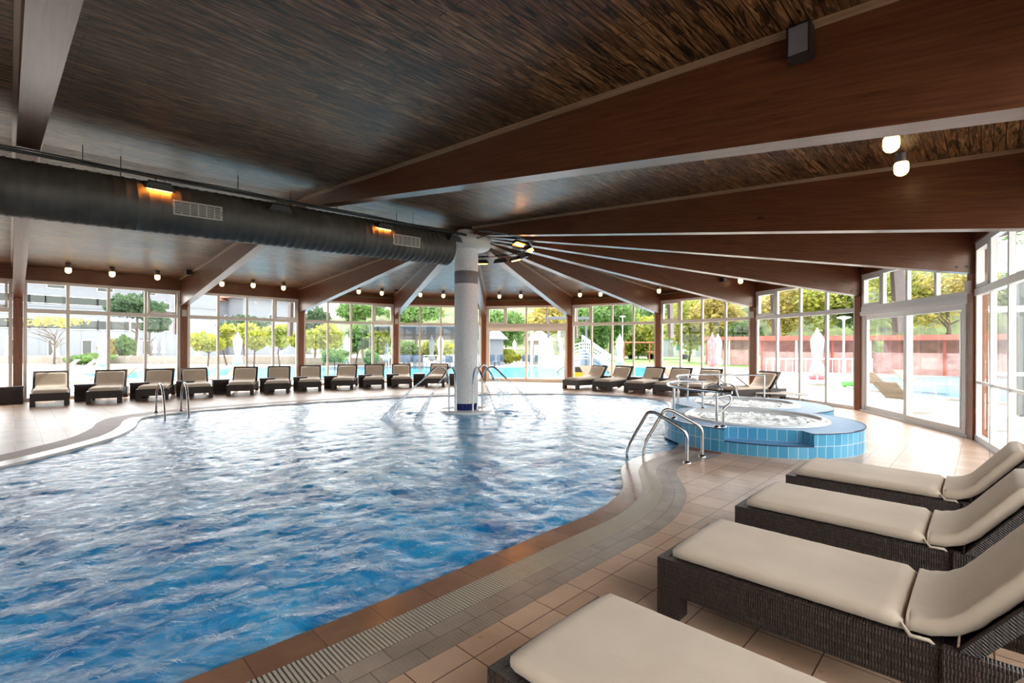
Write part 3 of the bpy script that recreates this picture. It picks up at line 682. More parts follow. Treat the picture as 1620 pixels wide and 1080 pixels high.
# ------------------------------------------------------------------ hot tub
TA, TRA = Vector((3.98, 7.98)), 1.45; TB, TRB = Vector((4.80, 10.02)), 1.49; TZ = .34
def tub_ring(grow=0.):
    """outline of the union of the two circles, CCW"""
    d = TB - TA; L = d.length; r0, r1 = TRA + grow, TRB + grow; x = (L * L + r0 * r0 - r1 * r1) / (2 * L); h = math.sqrt(r0 * r0 - x * x); u = d / L; v = Vector((-u.y, u.x))
    p1, p2 = TA + u * x + v * h, TA + u * x - v * h          # p1 left pinch, p2 right pinch
    def arc_(c, r, a, b):
        while b < a: b += 2 * pi
        n = max(2, int((b - a) * r / .0625)); return [c + r * Vector((math.cos(a + (b - a) * i / n), math.sin(a + (b - a) * i / n))) for i in range(n)]
    an = lambda c, p: math.atan2(p.y - c.y, p.x - c.x)
    return arc_(TA, r0, an(TA, p1), an(TA, p2)) + arc_(TB, r1, an(TB, p2), an(TB, p1))
ring = tub_ring(); N0, N1 = math.radians(-135), math.radians(-88)
def in_notch(p):
    a = math.atan2(p.y - TA.y, p.x - TA.x); return N0 < a < N1 and abs((p - TA).length - TRA) < .01
iN = [i for i, p in enumerate(ring) if in_notch(p)]
tub = empty('hot_tub', (*TA, 0), label='raised blue-tiled hot tub with two bubbling round basins and a step', cat='hot tub'); O = -Vector((*TA, 0))
i0, i1 = iN[0], iN[-1]; dn_ = Vector((-.02, 1)).normalized() * .26
a_, b_ = ring[i0], ring[i1]; back = [a_ + dn_, b_ + dn_]
upper = ring[:i0 + 1] + [a_ + dn_ + (b_ - a_) * .0, b_ + dn_] + ring[i1:]
HZ = .17
mb = MB(); mb.prism([tuple(p) for p in ring], 0, HZ, top=False); mb.prism([tuple(p) for p in upper], HZ, TZ, top=False); mb.build('tiled_wall', M_BLUE, tub, O)
mb = MB(); mb.poly([[tuple(p) for p in ring[i0:i1 + 1]] + [tuple(b_ + dn_), tuple(a_ + dn_)]], HZ + .001); mb.build('step', M_BLUETOP, tub, O)
BA, BRA = Vector((3.97, 8.07)), 1.06; BB, BRB = Vector((4.80, 10.10)), .98
circ = lambda c, r, n=72: [(c.x + r * math.cos(2 * pi * k / n), c.y + r * math.sin(2 * pi * k / n)) for k in range(n)]
# small angular basins: basin rim is rounder than the notch allows, so it is shifted towards the middle
mb = MB(); mb.poly([[tuple(p) for p in upper], circ(BA, BRA)[::-1], circ(BB, BRB)[::-1]], TZ); mb.build('tiled_top', M_BLUETOP, tub, O)
nose = MB()
def nosing(pts, z):
    for p, q in zip(pts[:-1], pts[1:]):
        d = (q - p).normalized(); n = Vector((d.y, -d.x)); nose.obox((*(p - n * .012), z - .012), (*(q - p), 0), (*(n * .018), 0), (0, 0, .015))
nosing([p for p in upper[:i0 + 1]], TZ); nosing(upper[i0 + 3:], TZ); nosing(ring[i0:i1 + 1], HZ + .002); nose.build('navy_edge_tiles', M_NOSE, tub, O)
for c_, r_ in ((BA, BRA), (BB, BRB)):
    mb = MB(); mb.lathe([(r_ + .02, -.002), (r_ + .015, .022), (r_ - .03, .03), (r_ - .06, .01), (r_ - .075, -.012), (r_ - .22, -.02), (r_ - .24, .0), (r_ - .27, .0), (r_ - .30, -.06), (r_ - .4, -.5)][::-1], (*c_, TZ), 72)
    rm = mb.build('basin_rim', M_SHELL, tub, O)
    n = 60; xs_ = np.linspace(-1, 1, n); XX, YY = np.meshgrid(xs_ * (r_ - .27), xs_ * (r_ - .27)); okm = np.hypot(XX, YY) < r_ - .275
    ZZ = waves(XX + 5 * r_, YY, .012, .08, .4, 30, int(r_ * 100)); gm = MB(); ids = {}
    ok2 = okm[:-1, :-1] & okm[1:, :-1] & okm[:-1, 1:] & okm[1:, 1:]; vs = []; fs = []
    for i in range(n - 1):
        for j in range(n - 1):
            if ok2[i, j]:
                f = []
                for (ii, jj) in ((i, j), (i, j + 1), (i + 1, j + 1), (i + 1, j)):
                    if (ii, jj) not in ids: ids[(ii, jj)] = len(vs); vs.append((c_.x + XX[ii, jj], c_.y + YY[ii, jj], TZ - .012 + ZZ[ii, jj]))
                    f.append(ids[(ii, jj)])
                fs.append(tuple(f))
    gm.add(vs, fs, smooth=True); gm.lathe([(0, TZ - .03), (r_ - .25, TZ - .03)], (*c_, 0), 48); tag(gm.build('bubbling_water', M_BUBBLE, tub, O), 'white bubbling water')

# ------------------------------------------------------------------ stainless rails
def round_path(pts, r=.1, n=6):
    pts = [Vector(p) for p in pts]; out = [pts[0]]
    for i in range(1, len(pts) - 1):
        a, b, c = pts[i - 1], pts[i], pts[i + 1]; d1, d2 = (a - b), (c - b); k_ = min(r, d1.length * .48, d2.length * .48); p, q = b + d1.normalized() * k_, b + d2.normalized() * k_
        for j in range(n + 1): t = j / n; out.append((1 - t) ** 2 * p + 2 * t * (1 - t) * b + t * t * q)
    return out + [pts[-1]]
def rail_thing(name, loc, tubes, r, lab, cat, group=None, flanges=()):
    e = empty(name, loc, label=lab, cat=cat, group=group); off = -Vector(loc)
    for nm, pts, rd in tubes:
        mb = MB(); mb.tube([Vector(p) + off for p in round_path(pts, rd)], r, 12); mb.build(nm, M_STEEL, e)
    for f in flanges:
        mb = MB(); mb.lathe([(r, .03), (r + .012, .02), (r + .03, .012), (r + .032, 0)], Vector(f) + off, 16); mb.build('flange', M_STEEL, e)
    return e
for (x0, y0, x1, y1, lab) in ((2.245, 6.31, 1.55, 6.66, 'nearer curved steel grab rail from deck into pool by the hot tub'), (2.583, 6.676, 1.818, 6.82, 'farther curved steel grab rail from deck into pool by the hot tub')):
    L = lambda t, z: (lerp(x0, x1, t), lerp(y0, y1, t), z)
    rail_thing('pool_rail', (x0, y0, 0), [('tube', [L(0, 0), L(0, .40), L(.52, .625), L(.64, .63), L(1.0, .13), L(1.0, -.4)], .10)], .021, lab, 'grab rail', 'grab rails at the hot tub', [(x0, y0, 0)])
for (x0, y0, x1, y1, lab) in ((-7.95, 10.87, -7.2, 10.13, 'left one of the pair of hooped ladder rails at the far left pool edge'), (-7.62, 11.2, -6.9, 10.42, 'right one of the pair of hooped ladder rails at the far left pool edge')):
    L = lambda t, z: (lerp(x0, x1, t), lerp(y0, y1, t), z)
    rail_thing('ladder_rail', (x0, y0, 0), [('tube', [L(0, 0), L(.05, .5), L(.32, .68), L(.6, .62), L(.8, .3), L(1.0, -.4)], .2)], .021, lab, 'ladder rail', 'ladder rails at the far left edge', [(x0, y0, 0)])
# guard rail round the left side of the tub
def curve_pts(pts, z, m=8):
    q = [Vector(p) for p in pts]; out = []
    for i in range(len(q) - 1):
        p0, p1, p2, p3 = q[max(i - 1, 0)], q[i], q[i + 1], q[min(i + 2, len(q) - 1)]
        for j in range(m):
            t = j / m; v_ = .5 * ((2 * p1) + (p2 - p0) * t + (2 * p0 - 5 * p1 + 4 * p2 - p3) * t * t + (3 * p1 - p0 - 3 * p2 + p3) * t ** 3); out.append((v_.x, v_.y, z))
    return out + [(q[-1].x, q[-1].y, z)]
e = empty('guard_rail', (2.87, 6.97, TZ), label='curved steel guard rail on the near left rim of the hot tub', cat='guard rail'); off = -Vector((2.87, 6.97, TZ))
mb = MB(); mb.tube([Vector(p) + off for p in curve_pts([(3.08, 6.88), (2.93, 7.04), (2.68, 7.45), (2.60, 7.9), (2.65, 8.4), (2.9, 8.85), (3.2, 9.12), (3.6, 9.16)], .857)], .024, 12); mb.build('top_rail', M_STEEL, e)
for x, y in ((2.93, 7.04), (2.60, 7.91), (3.55, 9.16)):
    mb = MB(); mb.tube([Vector((x, y, TZ)) + off, Vector((x, y, .857)) + off], .02, 12); mb.lathe([(.02, .03), (.05, .012), (.052, 0)], Vector((x, y, TZ)) + off, 16); mb.build('rail_post', M_STEEL, e)
rail_thing('hand_rail', (3.05, 7.1, TZ), [('tube', [(3.05, 7.1, TZ), (3.05, 7.1, .60), (3.16, 7.1, .68), (3.16, 7.1, .77), (3.13, 7.1, .80), (2.9, 7.0, .775)], .05)], .02, 'S-bent steel hand rail beside the step of the hot tub', 'hand rail', None, [(3.05, 7.1, TZ)])
e = empty('guard_rail', (3.45, 10.3, TZ), label='long steel guard rail behind the far basin of the hot tub', cat='guard rail'); off = -Vector((3.45, 10.3, TZ))
mb = MB(); mb.tube([Vector(p) + off for p in curve_pts([(3.62, 9.6), (3.45, 10.15), (3.6, 10.7), (4.0, 11.1), (4.75, 11.32), (5.72, 11.1)], .857)], .022, 12); mb.build('top_rail', M_STEEL, e)
for x, y in ((3.42, 10.15), (3.95, 11.07), (4.77, 11.32), (5.7, 11.1)):
    mb = MB(); zb_ = TZ if (Vector((x, y)) - TB).length < TRB + .02 else 0; mb.tube([Vector((x, y, zb_ if y < 11 else .3)) + off, Vector((x, y, .857)) + off], .019, 12); mb.build('rail_post', M_STEEL, e)
for x0, lab in ((4.3, 'left'), (4.62, 'right')):
    rail_thing('pool_rail', (x0, 11.35, TZ), [('tube', [(x0, 11.35, .30), (x0 + .22, 11.3, .66), (x0 + .45, 11.2, .62), (x0 + .5, 11.1, .30)], .14)], .019, lab + ' small hooped steel rail at the back of the far basin', 'grab rail', 'hoops behind the far basin')

# ------------------------------------------------------------------ fountain pipes round the column and their jets
jets = [(-.766, -.64, 'leftmost fountain pipe at the column foot'), (-.383, -.924, 'front left fountain pipe at the column foot'), (.42, -.907, 'front right fountain pipe at the column foot'), (.85, -.53, 'rightmost fountain pipe at the column foot'), (.5, .866, 'fountain pipe behind the column with wide nozzle')]
for i, (cx_, sy_, lab) in enumerate(jets):
    u = Vector((cx_, sy_, 0)); b = Vector((C.x, C.y, 0)) + u * .47; e = empty('fountain_pipe', b, label='steel ' + lab, cat='fountain', group='fountain pipes round the column')
    pr = [(0, -.03), (0, .70), (.04, .87), (.14, 1.0), (.27, 1.04), (.40, .98), (.52, .88), (.66, .77)]
    path = [Vector((0, 0, z)) + u * r for r, z in pr]; path = [Vector(p) for p in round_path(path, .08, 4)]; rr = [.021] * len(path)
    if i == 4: path += [path[-1] + u * .03 + Vector((0, 0, -.03)), path[-1] + u * .10 + Vector((0, 0, -.12))]; rr += [.025, .055]
    mb = MB(); mb.tube(path, rr, 12); mb.build('pipe', M_STEEL, e)
    mb = MB(); wide = i == 4
    J = []; JR = []
    for j in range(13):
        t = j / 12; x = .66 + t * (.80 if wide else .95); z = .76 - .6 * t - .26 * t * t; J.append(u * x + Vector((0, 0, z * 1.0))); JR.append((.05 + .17 * t) if wide else (.017 + .085 * t * t * (1 if i != 2 else .25)))
    mb.tube(J, JR, 12, caps=False); jo = mb.build('water_jet', M_JET); jo.location = b; tag(jo, 'white water jet falling from the ' + lab.replace('with wide nozzle', '').strip(), 'water jet', 'jets of the column fountain')

# ------------------------------------------------------------------ sun loungers
LW, LZ, LL = .71, .315, 1.84; HS = 1.25; BT = (1.62, .80)
def loft(path, wfn, tfn, nseg=20, wob=0.):
    """rounded cushion along path [(s, z)] (centre of underside)"""
    V = []; m = len(path)
    for i, (s_, z_) in enumerate(path):
        a = path[max(0, i - 1)]; b = path[min(m - 1, i + 1)]; t = Vector((b[0] - a[0], b[1] - a[1])).normalized(); n = Vector((-t.y, t.x))
        Wd, Th, y0 = wfn(i / (m - 1)), tfn(i / (m - 1)), 0
        for k_ in range(nseg):
            an = 2 * pi * k_ / nseg; c_, s2 = math.cos(an), math.sin(an); ex = .22
            px_ = math.copysign(abs(c_) ** ex, c_) * Wd / 2; pz = (math.copysign(abs(s2) ** .27, s2) * .5 + .5) * Th
            if s2 > 0: pz += .008 * math.cos(px_ / Wd * pi)
            wv_ = wob * math.sin(i * 2.1 + px_ * 3) * (1 if abs(c_) > .75 else .12); V.append((s_ + n.x * (pz), px_ + math.copysign(wv_, px_) * .4, z_ + n.y * pz + wv_ * .25))
    mb = MB(); F = [(i * nseg + k_, i * nseg + (k_ + 1) % nseg, (i + 1) * nseg + (k_ + 1) % nseg, (i + 1) * nseg + k_) for i in range(m - 1) for k_ in range(nseg)]
    F = [f[::-1] for f in F]; mb.add(V, F, smooth=True); mb.add(V[:nseg], [tuple(range(nseg))], smooth=True); mb.add(V[-nseg:], [tuple(range(nseg - 1, -1, -1))], smooth=True); return mb
def endr(t, lo=.04, k_=18.): return 1 - .35 * max(0, 1 - t / lo) ** 2 - .35 * max(0, 1 - (1 - t) / lo) ** 2
def make_lounger():
    e = empty('sun_lounger'); hw = LW / 2; th = .045
    mb = MB()        # local x: from the foot, y across, origin foot centre
    mb.box(0, th, -hw, hw, .13, LZ); mb.box(LL - th, LL, -hw, hw, .13, LZ - .0)
    for s_ in (-1, 1): mb.box(th, LL - th, min(s_ * hw, s_ * (hw - th)), max(s_ * hw, s_ * (hw - th)), .13, LZ)
    mb.box(th, HS, -hw + th, hw - th, LZ - .03, LZ - .002); mb.build('frame', M_WICK, e)
    for s_ in (-1, 1):
        mb = MB(); mb.box(1.21, LL + .01, min(s_ * (hw + .018), s_ * (hw - th + .01)), max(s_ * (hw + .018), s_ * (hw - th + .01)), .10, LZ + .012); mb.build('rear_side_panel', M_WICK, e)
    for x in (0, LL - .13):
        for s_ in (-1, 1):
            mb = MB(); mb.box(x, x + .13, min(s_ * hw, s_ * (hw - .10)), max(s_ * hw, s_ * (hw - .10)), 0, .13); mb.build('leg', M_WICK, e)
    ang = math.atan2(BT[1] - (LZ - .0), BT[0] - HS); bl = math.hypot(BT[1] - LZ, BT[0] - HS); c_, s_ = math.cos(ang), math.sin(ang)
    mb = MB(); o = Vector((HS, -hw + .001, LZ)); ax = Vector((c_ * bl, 0, s_ * bl)); an_ = Vector((s_, 0, -c_)) * .05
    mb.obox(o, ax, (0, .05, 0), an_); mb.obox(o + Vector((0, LW - .052, 0)), ax, (0, .05, 0), an_); mb.obox(o + ax * .93 + Vector((0, .05, 0)), ax * .07, (0, LW - .102, 0), an_)
    mb.obox(o + an_ * .2 + Vector((0, .05, 0)), ax * .93, (0, LW - .102, 0), an_ * .5); mb.build('backrest', M_WICK, e)
    for sy in (-1, 1):
        mb = MB(); p0 = Vector((HS + c_ * bl * .55, sy * (hw - .09), LZ + s_ * bl * .55 - .03)); mb.tube([p0, p0 + Vector((.22, 0, -.30))], .011, 6); mb.tube([p0 + Vector((0, -.012, 0)), p0 + Vector((0, .012, 0))], .02, 8); mb.build('support_strut', M_BLACK, e)
    # cushions
    n = 26; cw = LW - .075
    mb = loft([(.065 + 1.02 * i / n, LZ) for i in range(n + 1)], lambda t: cw * (1 - .05 * max(0, 1 - t / .03) ** 2 - .05 * max(0, 1 - (1 - t) / .03) ** 2), lambda t: .076 * endr(t, .02), wob=.003)
    mb.build('seat_cushion', M_CUSH, e)
    pth = []; Rr = .28; x0 = 1.088; flat = HS - Rr * math.tan(ang / 2) - x0
    for i in range(4): pth.append((x0 + flat * i / 4, LZ))
    for i in range(9): a = ang * i / 8; pth.append((x0 + flat + Rr * math.sin(a), LZ + Rr * (1 - math.cos(a))))
    lx, lz = pth[-1]; rem_ = .37
    for i in range(1, 11): pth.append((lx + c_ * rem_ * i / 10, lz + s_ * rem_ * i / 10))
    sh = 0.012
    mb = loft([(a, b + .0) for a, b in pth], lambda t: (cw - .035) * (1 - .05 * max(0, 1 - t / .04) ** 2 - .06 * max(0, 1 - (1 - t) / .04) ** 2), lambda t: .080 * endr(t, .03), wob=.010)
    bc = mb.build('back_cushion', M_CUSH, e)
    for sy in (-1, 1):
        mb = MB(); mb.tube([(1.08, sy * (cw / 2 - .01), LZ + .035), (1.11, sy * (cw / 2 + .015), LZ + .005), (1.17, sy * (cw / 2 + .02), LZ + .012), (1.20, sy * (cw / 2 + .0), LZ - .02)], [.006, .009, .008, .004], 6); mb.build('tie', M_CUSH, bc)
    return e
lo_master = make_lounger(); lo_used = False
def place_lounger(loc, rz, lab, group):
    global lo_used
    o = copy_tree(lo_master) if lo_used else lo_master; lo_used = True; o.location = (loc[0], loc[1], .001); o.rotation_euler = (0, 0, rz); return tag(o, lab, 'sun lounger', group)
def make_table():
    e = empty('side_table'); mb = MB(); mb.box(0, .44, -.22, .22, .40, .44); mb.build('table_top', M_WICK, e)
    mb = MB(); mb.box(.01, .43, -.21, .21, .0, .40); mb.build('woven_body', M_WICK, e); return e
tb_master = make_table(); tb_used = False
def place_table(loc, rz, lab, group):
    global tb_used
    o = copy_tree(tb_master) if tb_used else tb_master; tb_used = True; o.location = (loc[0], loc[1], .001); o.rotation_euler = (0, 0, rz); return tag(o, lab, 'side table', group)
NV = -U                                    # across the near loungers, away from the camera
rz = math.atan2(D.y, D.x)
near = [(Vector((-.093, 1.803)), 'nearest sun lounger, cut off by the bottom of the view'), (Vector((.815, 2.757)), 'second nearest sun lounger, its knotted cushion tie showing'),
        (Vector((1.655, 3.645)), 'third nearest sun lounger in the front right row'), (Vector((2.53, 4.535)), 'farthest sun lounger of the front right row, nearest the hot tub')]
for i, (p, lab) in enumerate(near):
    place_lounger(p + NV * LW / 2, rz, 'dark wicker beige-cushioned ' + lab, 'big loungers in the front right row')
rows = [((47.4, 644.3), (109, 640.7)), ((136.6, 639.3), (192, 636.6)), ((215.4, 634.8), (265, 632.7)), ((291.3, 630.6), (335.8, 628.3)), ((359.5, 626), (399.8, 624.7)), ((419, 623), (456.7, 621.8)),
        ((473, 619.6), (507, 618.6)), ((524.8, 616.5), (557.4, 616.0)), ((576, 615), (607, 614.4)), ((621, 613.5), (650.7, 613)), ((672.6, 612.2), (702.5, 612.2))]
for i, (a, b) in enumerate(rows):
    A_, B_ = un(*a), un(*b); m_ = ((A_ + B_) / 2).to_2d(); av = (B_ - A_).to_2d().normalized(); mid = C.copy()
    # foot end points to the pool: the axis away from the foot
    ax = Vector((-av.y, av.x)); r_ = math.atan2(ax.y, ax.x)
    place_lounger(m_, r_, 'dark wicker sun lounger with beige cushion, %s from the left along the far windows' % ORD[i], 'loungers in the long far row')
    if i in (0,):
        q = m_ + ax * 1.05 - Vector((av.x, av.y)) * .72; place_table(q, r_, 'dark woven cube table left of the first far lounger', 'cube tables of the far row')
    q = m_ + ax * .95 + av * .66; place_table(q, r_, 'dark woven cube table right of the %s far lounger from the left' % ORD[i], 'cube tables of the far row')
rr_ = [((887.7, 614.4), (915.2, 616.2)), ((936.7, 617.5), (965.5, 618.9)), ((987.3, 620.9), (1017.6, 622.4)), ((1034.7, 624.0), (1066, 625.4)), ((1076.7, 627.2), (1111, 629.0))]
last = None
for i, (a, b) in enumerate(rr_):
    A_, B_ = un(*a), un(*b); m_ = ((A_ + B_) / 2).to_2d(); av = (B_ - A_).to_2d().normalized(); ax = Vector((-av.y, av.x)); last = (m_, av, ax)
    r_ = math.atan2(ax.y, ax.x) - .22; ax = Vector((math.cos(r_), math.sin(r_))); av = Vector((ax.y, -ax.x))
    place_lounger(m_, r_, 'dark wicker sun lounger with beige cushion, %s right of the far sliding door' % ORD[i], 'loungers right of the far door')
    if i: place_table(m_ + ax * 1.15 - av * .64, r_, 'dark woven table left of the %s lounger past the far sliding door' % ORD[i], 'tables right of the far door')
m_ = Vector((4.35, 12.35)); ax = Vector((.72, .60)).normalized(); r_ = math.atan2(ax.y, ax.x)
m_ = un(1150, 634).to_2d(); place_lounger(m_, math.radians(22), 'dark wicker sun lounger with beige cushion directly behind the hot tub, last of its row', 'loungers right of the far door')

# ------------------------------------------------------------------ outdoors
GZ = -.12
mb = MB(); mb.poly([[(-110, -20), (90, -20), (120, 150), (-140, 150)]], GZ); tag(mb.build('ground', M_PAVE), kind='structure')
def gpx(px, py): return un(px, py, GZ).to_2d()
op = [gpx(*p) for p in ((235, 601), (400, 601), (600, 600), (770, 599), (870, 600), (960, 600), (1045, 597), (1042, 581.5), (985, 580.5), (880, 581), (780, 581.5), (600, 580), (390, 583), (250, 587), (120, 593), (150, 601))]
mb = MB(); r_ = [tuple(p) for p in op]; mb.poly([r_], GZ + .02); o = mb.build('outdoor_pool_water', M_OUTW); tag(o, 'flat bright blue water of the outdoor pool', 'water', kind='stuff')
mb = MB(); n = len(r_)
for i in range(n): mb.seg(r_[i], r_[(i + 1) % n], .35, GZ, GZ + .06)
tag(mb.build('trim_60', M_TAN), kind='structure')
mb = MB(); r2 = [(13.6, 14.0), (19, 13.5), (26, 19), (26, 27), (17, 25), (13.2, 19)]; mb.poly([r2], GZ + .02); o = mb.build('outdoor_pool_water', M_OUTW); tag(o, 'flat bright blue water of the pool beyond the big right sliding door', 'water', kind='stuff')
mb = MB()
for i in range(6): mb.seg(r2[i], r2[(i + 1) % 6], .35, GZ, GZ + .06)
tag(mb.build('trim_61', M_TAN), kind='structure')
mb = MB(); mb.poly([[tuple(gpx(960, 578)), tuple(gpx(1380, 584)), (75, 52), (75, 90), (5, 90)]], GZ + .03); tag(mb.build('ground_lawn', M_LAWN), kind='structure')
# forested hill
mb = MB(); prof = [(-90, 5), (-30, 6), (100, 7), (480, 9), (700, 11), (900, 13), (1050, 17), (1200, 20), (1500, 24), (1900, 27), (2400, 25)]; V = []; nx, ny = 110, 14
rh = np.random.default_rng(5)
for i in range(nx):
    px = -90 + i * 2500 / (nx - 1); h = np.interp(px, [p[0] for p in prof], [p[1] for p in prof]); a, _ = ray(px, 540)
    for j in range(ny):
        t = j / (ny - 1); dist = 88 + 45 * t; z_ = h * math.sin(t * pi / 2) + rh.normal() * .7 * min(1, t * 3) + .9 * math.sin(px * .05 + j) * t; V.append((a * dist * .8, dist, GZ + max(0, z_)))
F = [(i * ny + j, (i + 1) * ny + j, (i + 1) * ny + j + 1, i * ny + j + 1) for i in range(nx - 1) for j in range(ny - 1)]
mb.add(V, F, smooth=True); tag(mb.build('hill', M_HILL), kind='structure')

def leaves(mb, c, rx, rz_, n, sz, seed, lumps=9, hollow=.35):
    r = np.random.default_rng(seed); cs = []
    for i in range(lumps):
        v_ = r.normal(size=3); v_ /= np.linalg.norm(v_); cs.append((c[0] + v_[0] * rx * .55, c[1] + v_[1] * rx * .55, c[2] + v_[2] * rz_ * .5, rx * r.uniform(.38, .6), rz_ * r.uniform(.35, .55)))
    for i in range(n):
        q = cs[i % lumps]; v_ = r.normal(size=3); v_ /= np.linalg.norm(v_); f = hollow + (1 - hollow) * r.random() ** .5; p = Vector((q[0] + v_[0] * q[3] * f, q[1] + v_[1] * q[3] * f, q[2] + v_[2] * q[4] * f))
        a = Vector(r.normal(size=3)).normalized(); b = a.orthogonal().normalized(); s_ = sz * r.uniform(.6, 1.3); mb.add([p - a * s_, p + b * s_ * .55, p + a * s_, p - b * s_ * .55], [(0, 1, 2, 3)])
def branchy(mb, base, h, r0, n, seed, spread=.6):
    r = np.random.default_rng(seed); b = Vector(base); top = b + Vector((r.uniform(-.1, .1) * h, r.uniform(-.1, .1) * h, h)); mb.tube([b, b.lerp(top, .5) + Vector((.05 * h * r.normal(), 0, 0)), top], [r0, r0 * .75, r0 * .45], 7)
    for i in range(n):
        s_ = b.lerp(top, r.uniform(.5, .95)); a = r.uniform(0, 6.28); L = h * spread * r.uniform(.5, 1); e_ = s_ + Vector((math.cos(a) * L, math.sin(a) * L, L * r.uniform(.3, .9))); m_ = s_.lerp(e_, .5) + Vector((0, 0, L * .08)); mb.tube([s_, m_, e_], [r0 * .4, r0 * .28, r0 * .12], 5, caps=False)
TN = [0]
def tree(px, py, rpx, rypx, Y, mat, lab, kind='tree', n=1500, sz=None, group='trees outside'):
    """crown centred at px,py with half sizes in px, standing at depth Y"""
    c = atY(px, py, Y); s_ = Y / FPX; rx, rz_ = rpx * s_ * 1.22, rypx * s_ * 1.18; TN[0] += 1; e = empty('garden_tree' if kind == 'tree' else 'garden_bush', (c.x, c.y, GZ), label=lab, cat=kind, group=group); off = c - Vector((c.x, c.y, GZ))
    mb = MB(); leaves(mb, off, rx, rz_, n, sz or max(.09, .0045 * Y), TN[0]); mb.build('crown' if kind == 'tree' else 'foliage', mat, e)
    mb = MB(); h = max(.3, off.z - rz_ * .2); branchy(mb, (0, 0, 0), h, max(.04, h * .035), 8 if kind == 'tree' else 3, TN[0], .35); mb.build('trunk' if kind == 'tree' else 'stems', M_BARK, e); return e
# far left garden
tree(212, 486, 36, 18, 47, M_LEAFD, 'spreading dark pine in front of the white hotel wing', n=2600, sz=.22)
tree(240, 512, 22, 14, 46, M_LEAFD, 'lower layer pine beside the spreading one', n=1400, sz=.2)
tree(171, 548, 12, 16, 44, M_LEAFA, 'yellowish shrub tree behind the tall left parasol', n=900)
tree(198, 548, 12, 17, 45, M_LEAFG, 'rounded green bush tree beside the hotel entrance', n=1000)
tree(329, 535, 27, 19, 37, M_LEAFY, 'rounded yellow-green tree left of the tall parasol in the second bay')
tree(359, 530, 18, 17, 39, M_LEAFY, 'rounded yellow-green tree just behind the tall parasol')
tree(402, 530, 26, 20, 37, M_LEAFY, 'rounded yellow-green tree right of the tall parasol in the second bay')
tree(443, 532, 17, 18, 36, M_LEAFY, 'yellow-green tree by the bay post left of the third bay')
tree(388, 516, 40, 16, 56, M_LEAFD, 'dark evergreen mass behind the yellow-green trees', n=1800, sz=.26)
tree(482, 538, 16, 16, 40, M_LEAFY, 'small yellow-green tree at the left of the third bay')
tree(512, 534, 26, 21, 39, M_LEAFY, 'broad yellow-orange tree in the third bay'); tree(498, 505, 22, 18, 52, M_LEAFD, 'dusty dark conifer rising behind the third bay', n=1500, sz=.25)
tree(562, 530, 30, 26, 38, M_LEAFG, 'large green tree filling the right of the third bay', n=2200); tree(596, 540, 20, 20, 37, M_LEAFY, 'yellowish tree right by the post of the third bay')
tree(575, 493, 34, 22, 50, M_LEAFG, 'tall pale tree seen through the top panes of the third bay', n=1700, sz=.22)
tree(655, 492, 40, 22, 48, M_LEAFG, 'tall tree above the grey awning', n=1800, sz=.22); tree(645, 555, 24, 16, 46, M_LEAFG, 'green tree under the grey awning'); tree(690, 552, 26, 14, 46, M_LEAFY, 'light green tree under the grey awning, beside the column')
# centre and right
for a in ((800, 515, 34, 34, 60, M_LEAFG, 'green tree behind the far sliding door'), (805, 563, 16, 10, 45, M_LEAFY, 'yellow bush row behind the outdoor pool, seen in the sliding door'), (862, 500, 40, 26, 64, M_LEAFA, 'yellowish tree top above the small kiosk'),
          (932, 520, 30, 40, 55, M_LEAFG, 'large dense green tree behind the white stair rail'), (965, 500, 34, 44, 58, M_LEAFG, 'large dense green tree right of the stair'), (1010, 525, 36, 34, 62, M_LEAFY, 'light green tree behind the caravans'),
          (1040, 500, 30, 34, 66, M_LEAFG, 'green tree beside the post left of the hot tub bay'), (1090, 505, 34, 46, 52, M_LEAFY, 'tall yellow-green tree left in the hot tub bay'), (1135, 500, 34, 44, 48, M_LEAFA, 'tall yellow tree right in the hot tub bay'),
          (1172, 525, 24, 22, 46, M_LEAFG, 'green tree over the red pavilion'), (1245, 480, 44, 44, 42, M_LEAFA, 'tall yellow-brown tree in the bay left of the big door'), (1310, 478, 44, 44, 40, M_LEAFY, 'tall yellow-green tree in the bay left of the big door'),
          (1355, 490, 30, 36, 40, M_LEAFG, 'green tree beside the post of the big door'), (1420, 465, 50, 52, 36, M_LEAFY, 'tall yellow-green tree left above the big sliding door'), (1500, 462, 56, 52, 34, M_LEAFA, 'tall yellow-brown tree right above the big sliding door'),
          (1610, 440, 70, 70, 34, M_LEAFG, 'green tree outside the rightmost window')):
    tree(*a, n=2600, sz=.0052 * a[4])
tree(155, 567, 26, 7, 40, M_LEAFG, 'low clipped hedge before the hotel, between two parasols', 'bush'); tree(128, 569, 18, 5, 40, M_LEAFG, 'left end of the low hedge before the hotel', 'bush')
tree(530, 562, 20, 10, 33, M_LEAFG, 'low grey-green bushes behind the outdoor pool, third bay', 'bush'); tree(585, 565, 12, 9, 33, M_LEAFG, 'low bush beside the tall parasol of the third bay', 'bush')
# leafless tree at the left
c = atY(86, 560, 40); e = empty('bare_tree', (c.x, c.y, GZ), label='thin nearly leafless tree in front of the hotel wall at far left', cat='tree'); mb = MB(); branchy(mb, (0, 0, 0), 2.5, .09, 16, 99, .95); mb.build('trunk', M_BARK, e)
mb = MB(); leaves(mb, (0, 0, 3.5), 2.6, .5, 260, .16, 98); mb.build('crown', M_LEAFA, e)

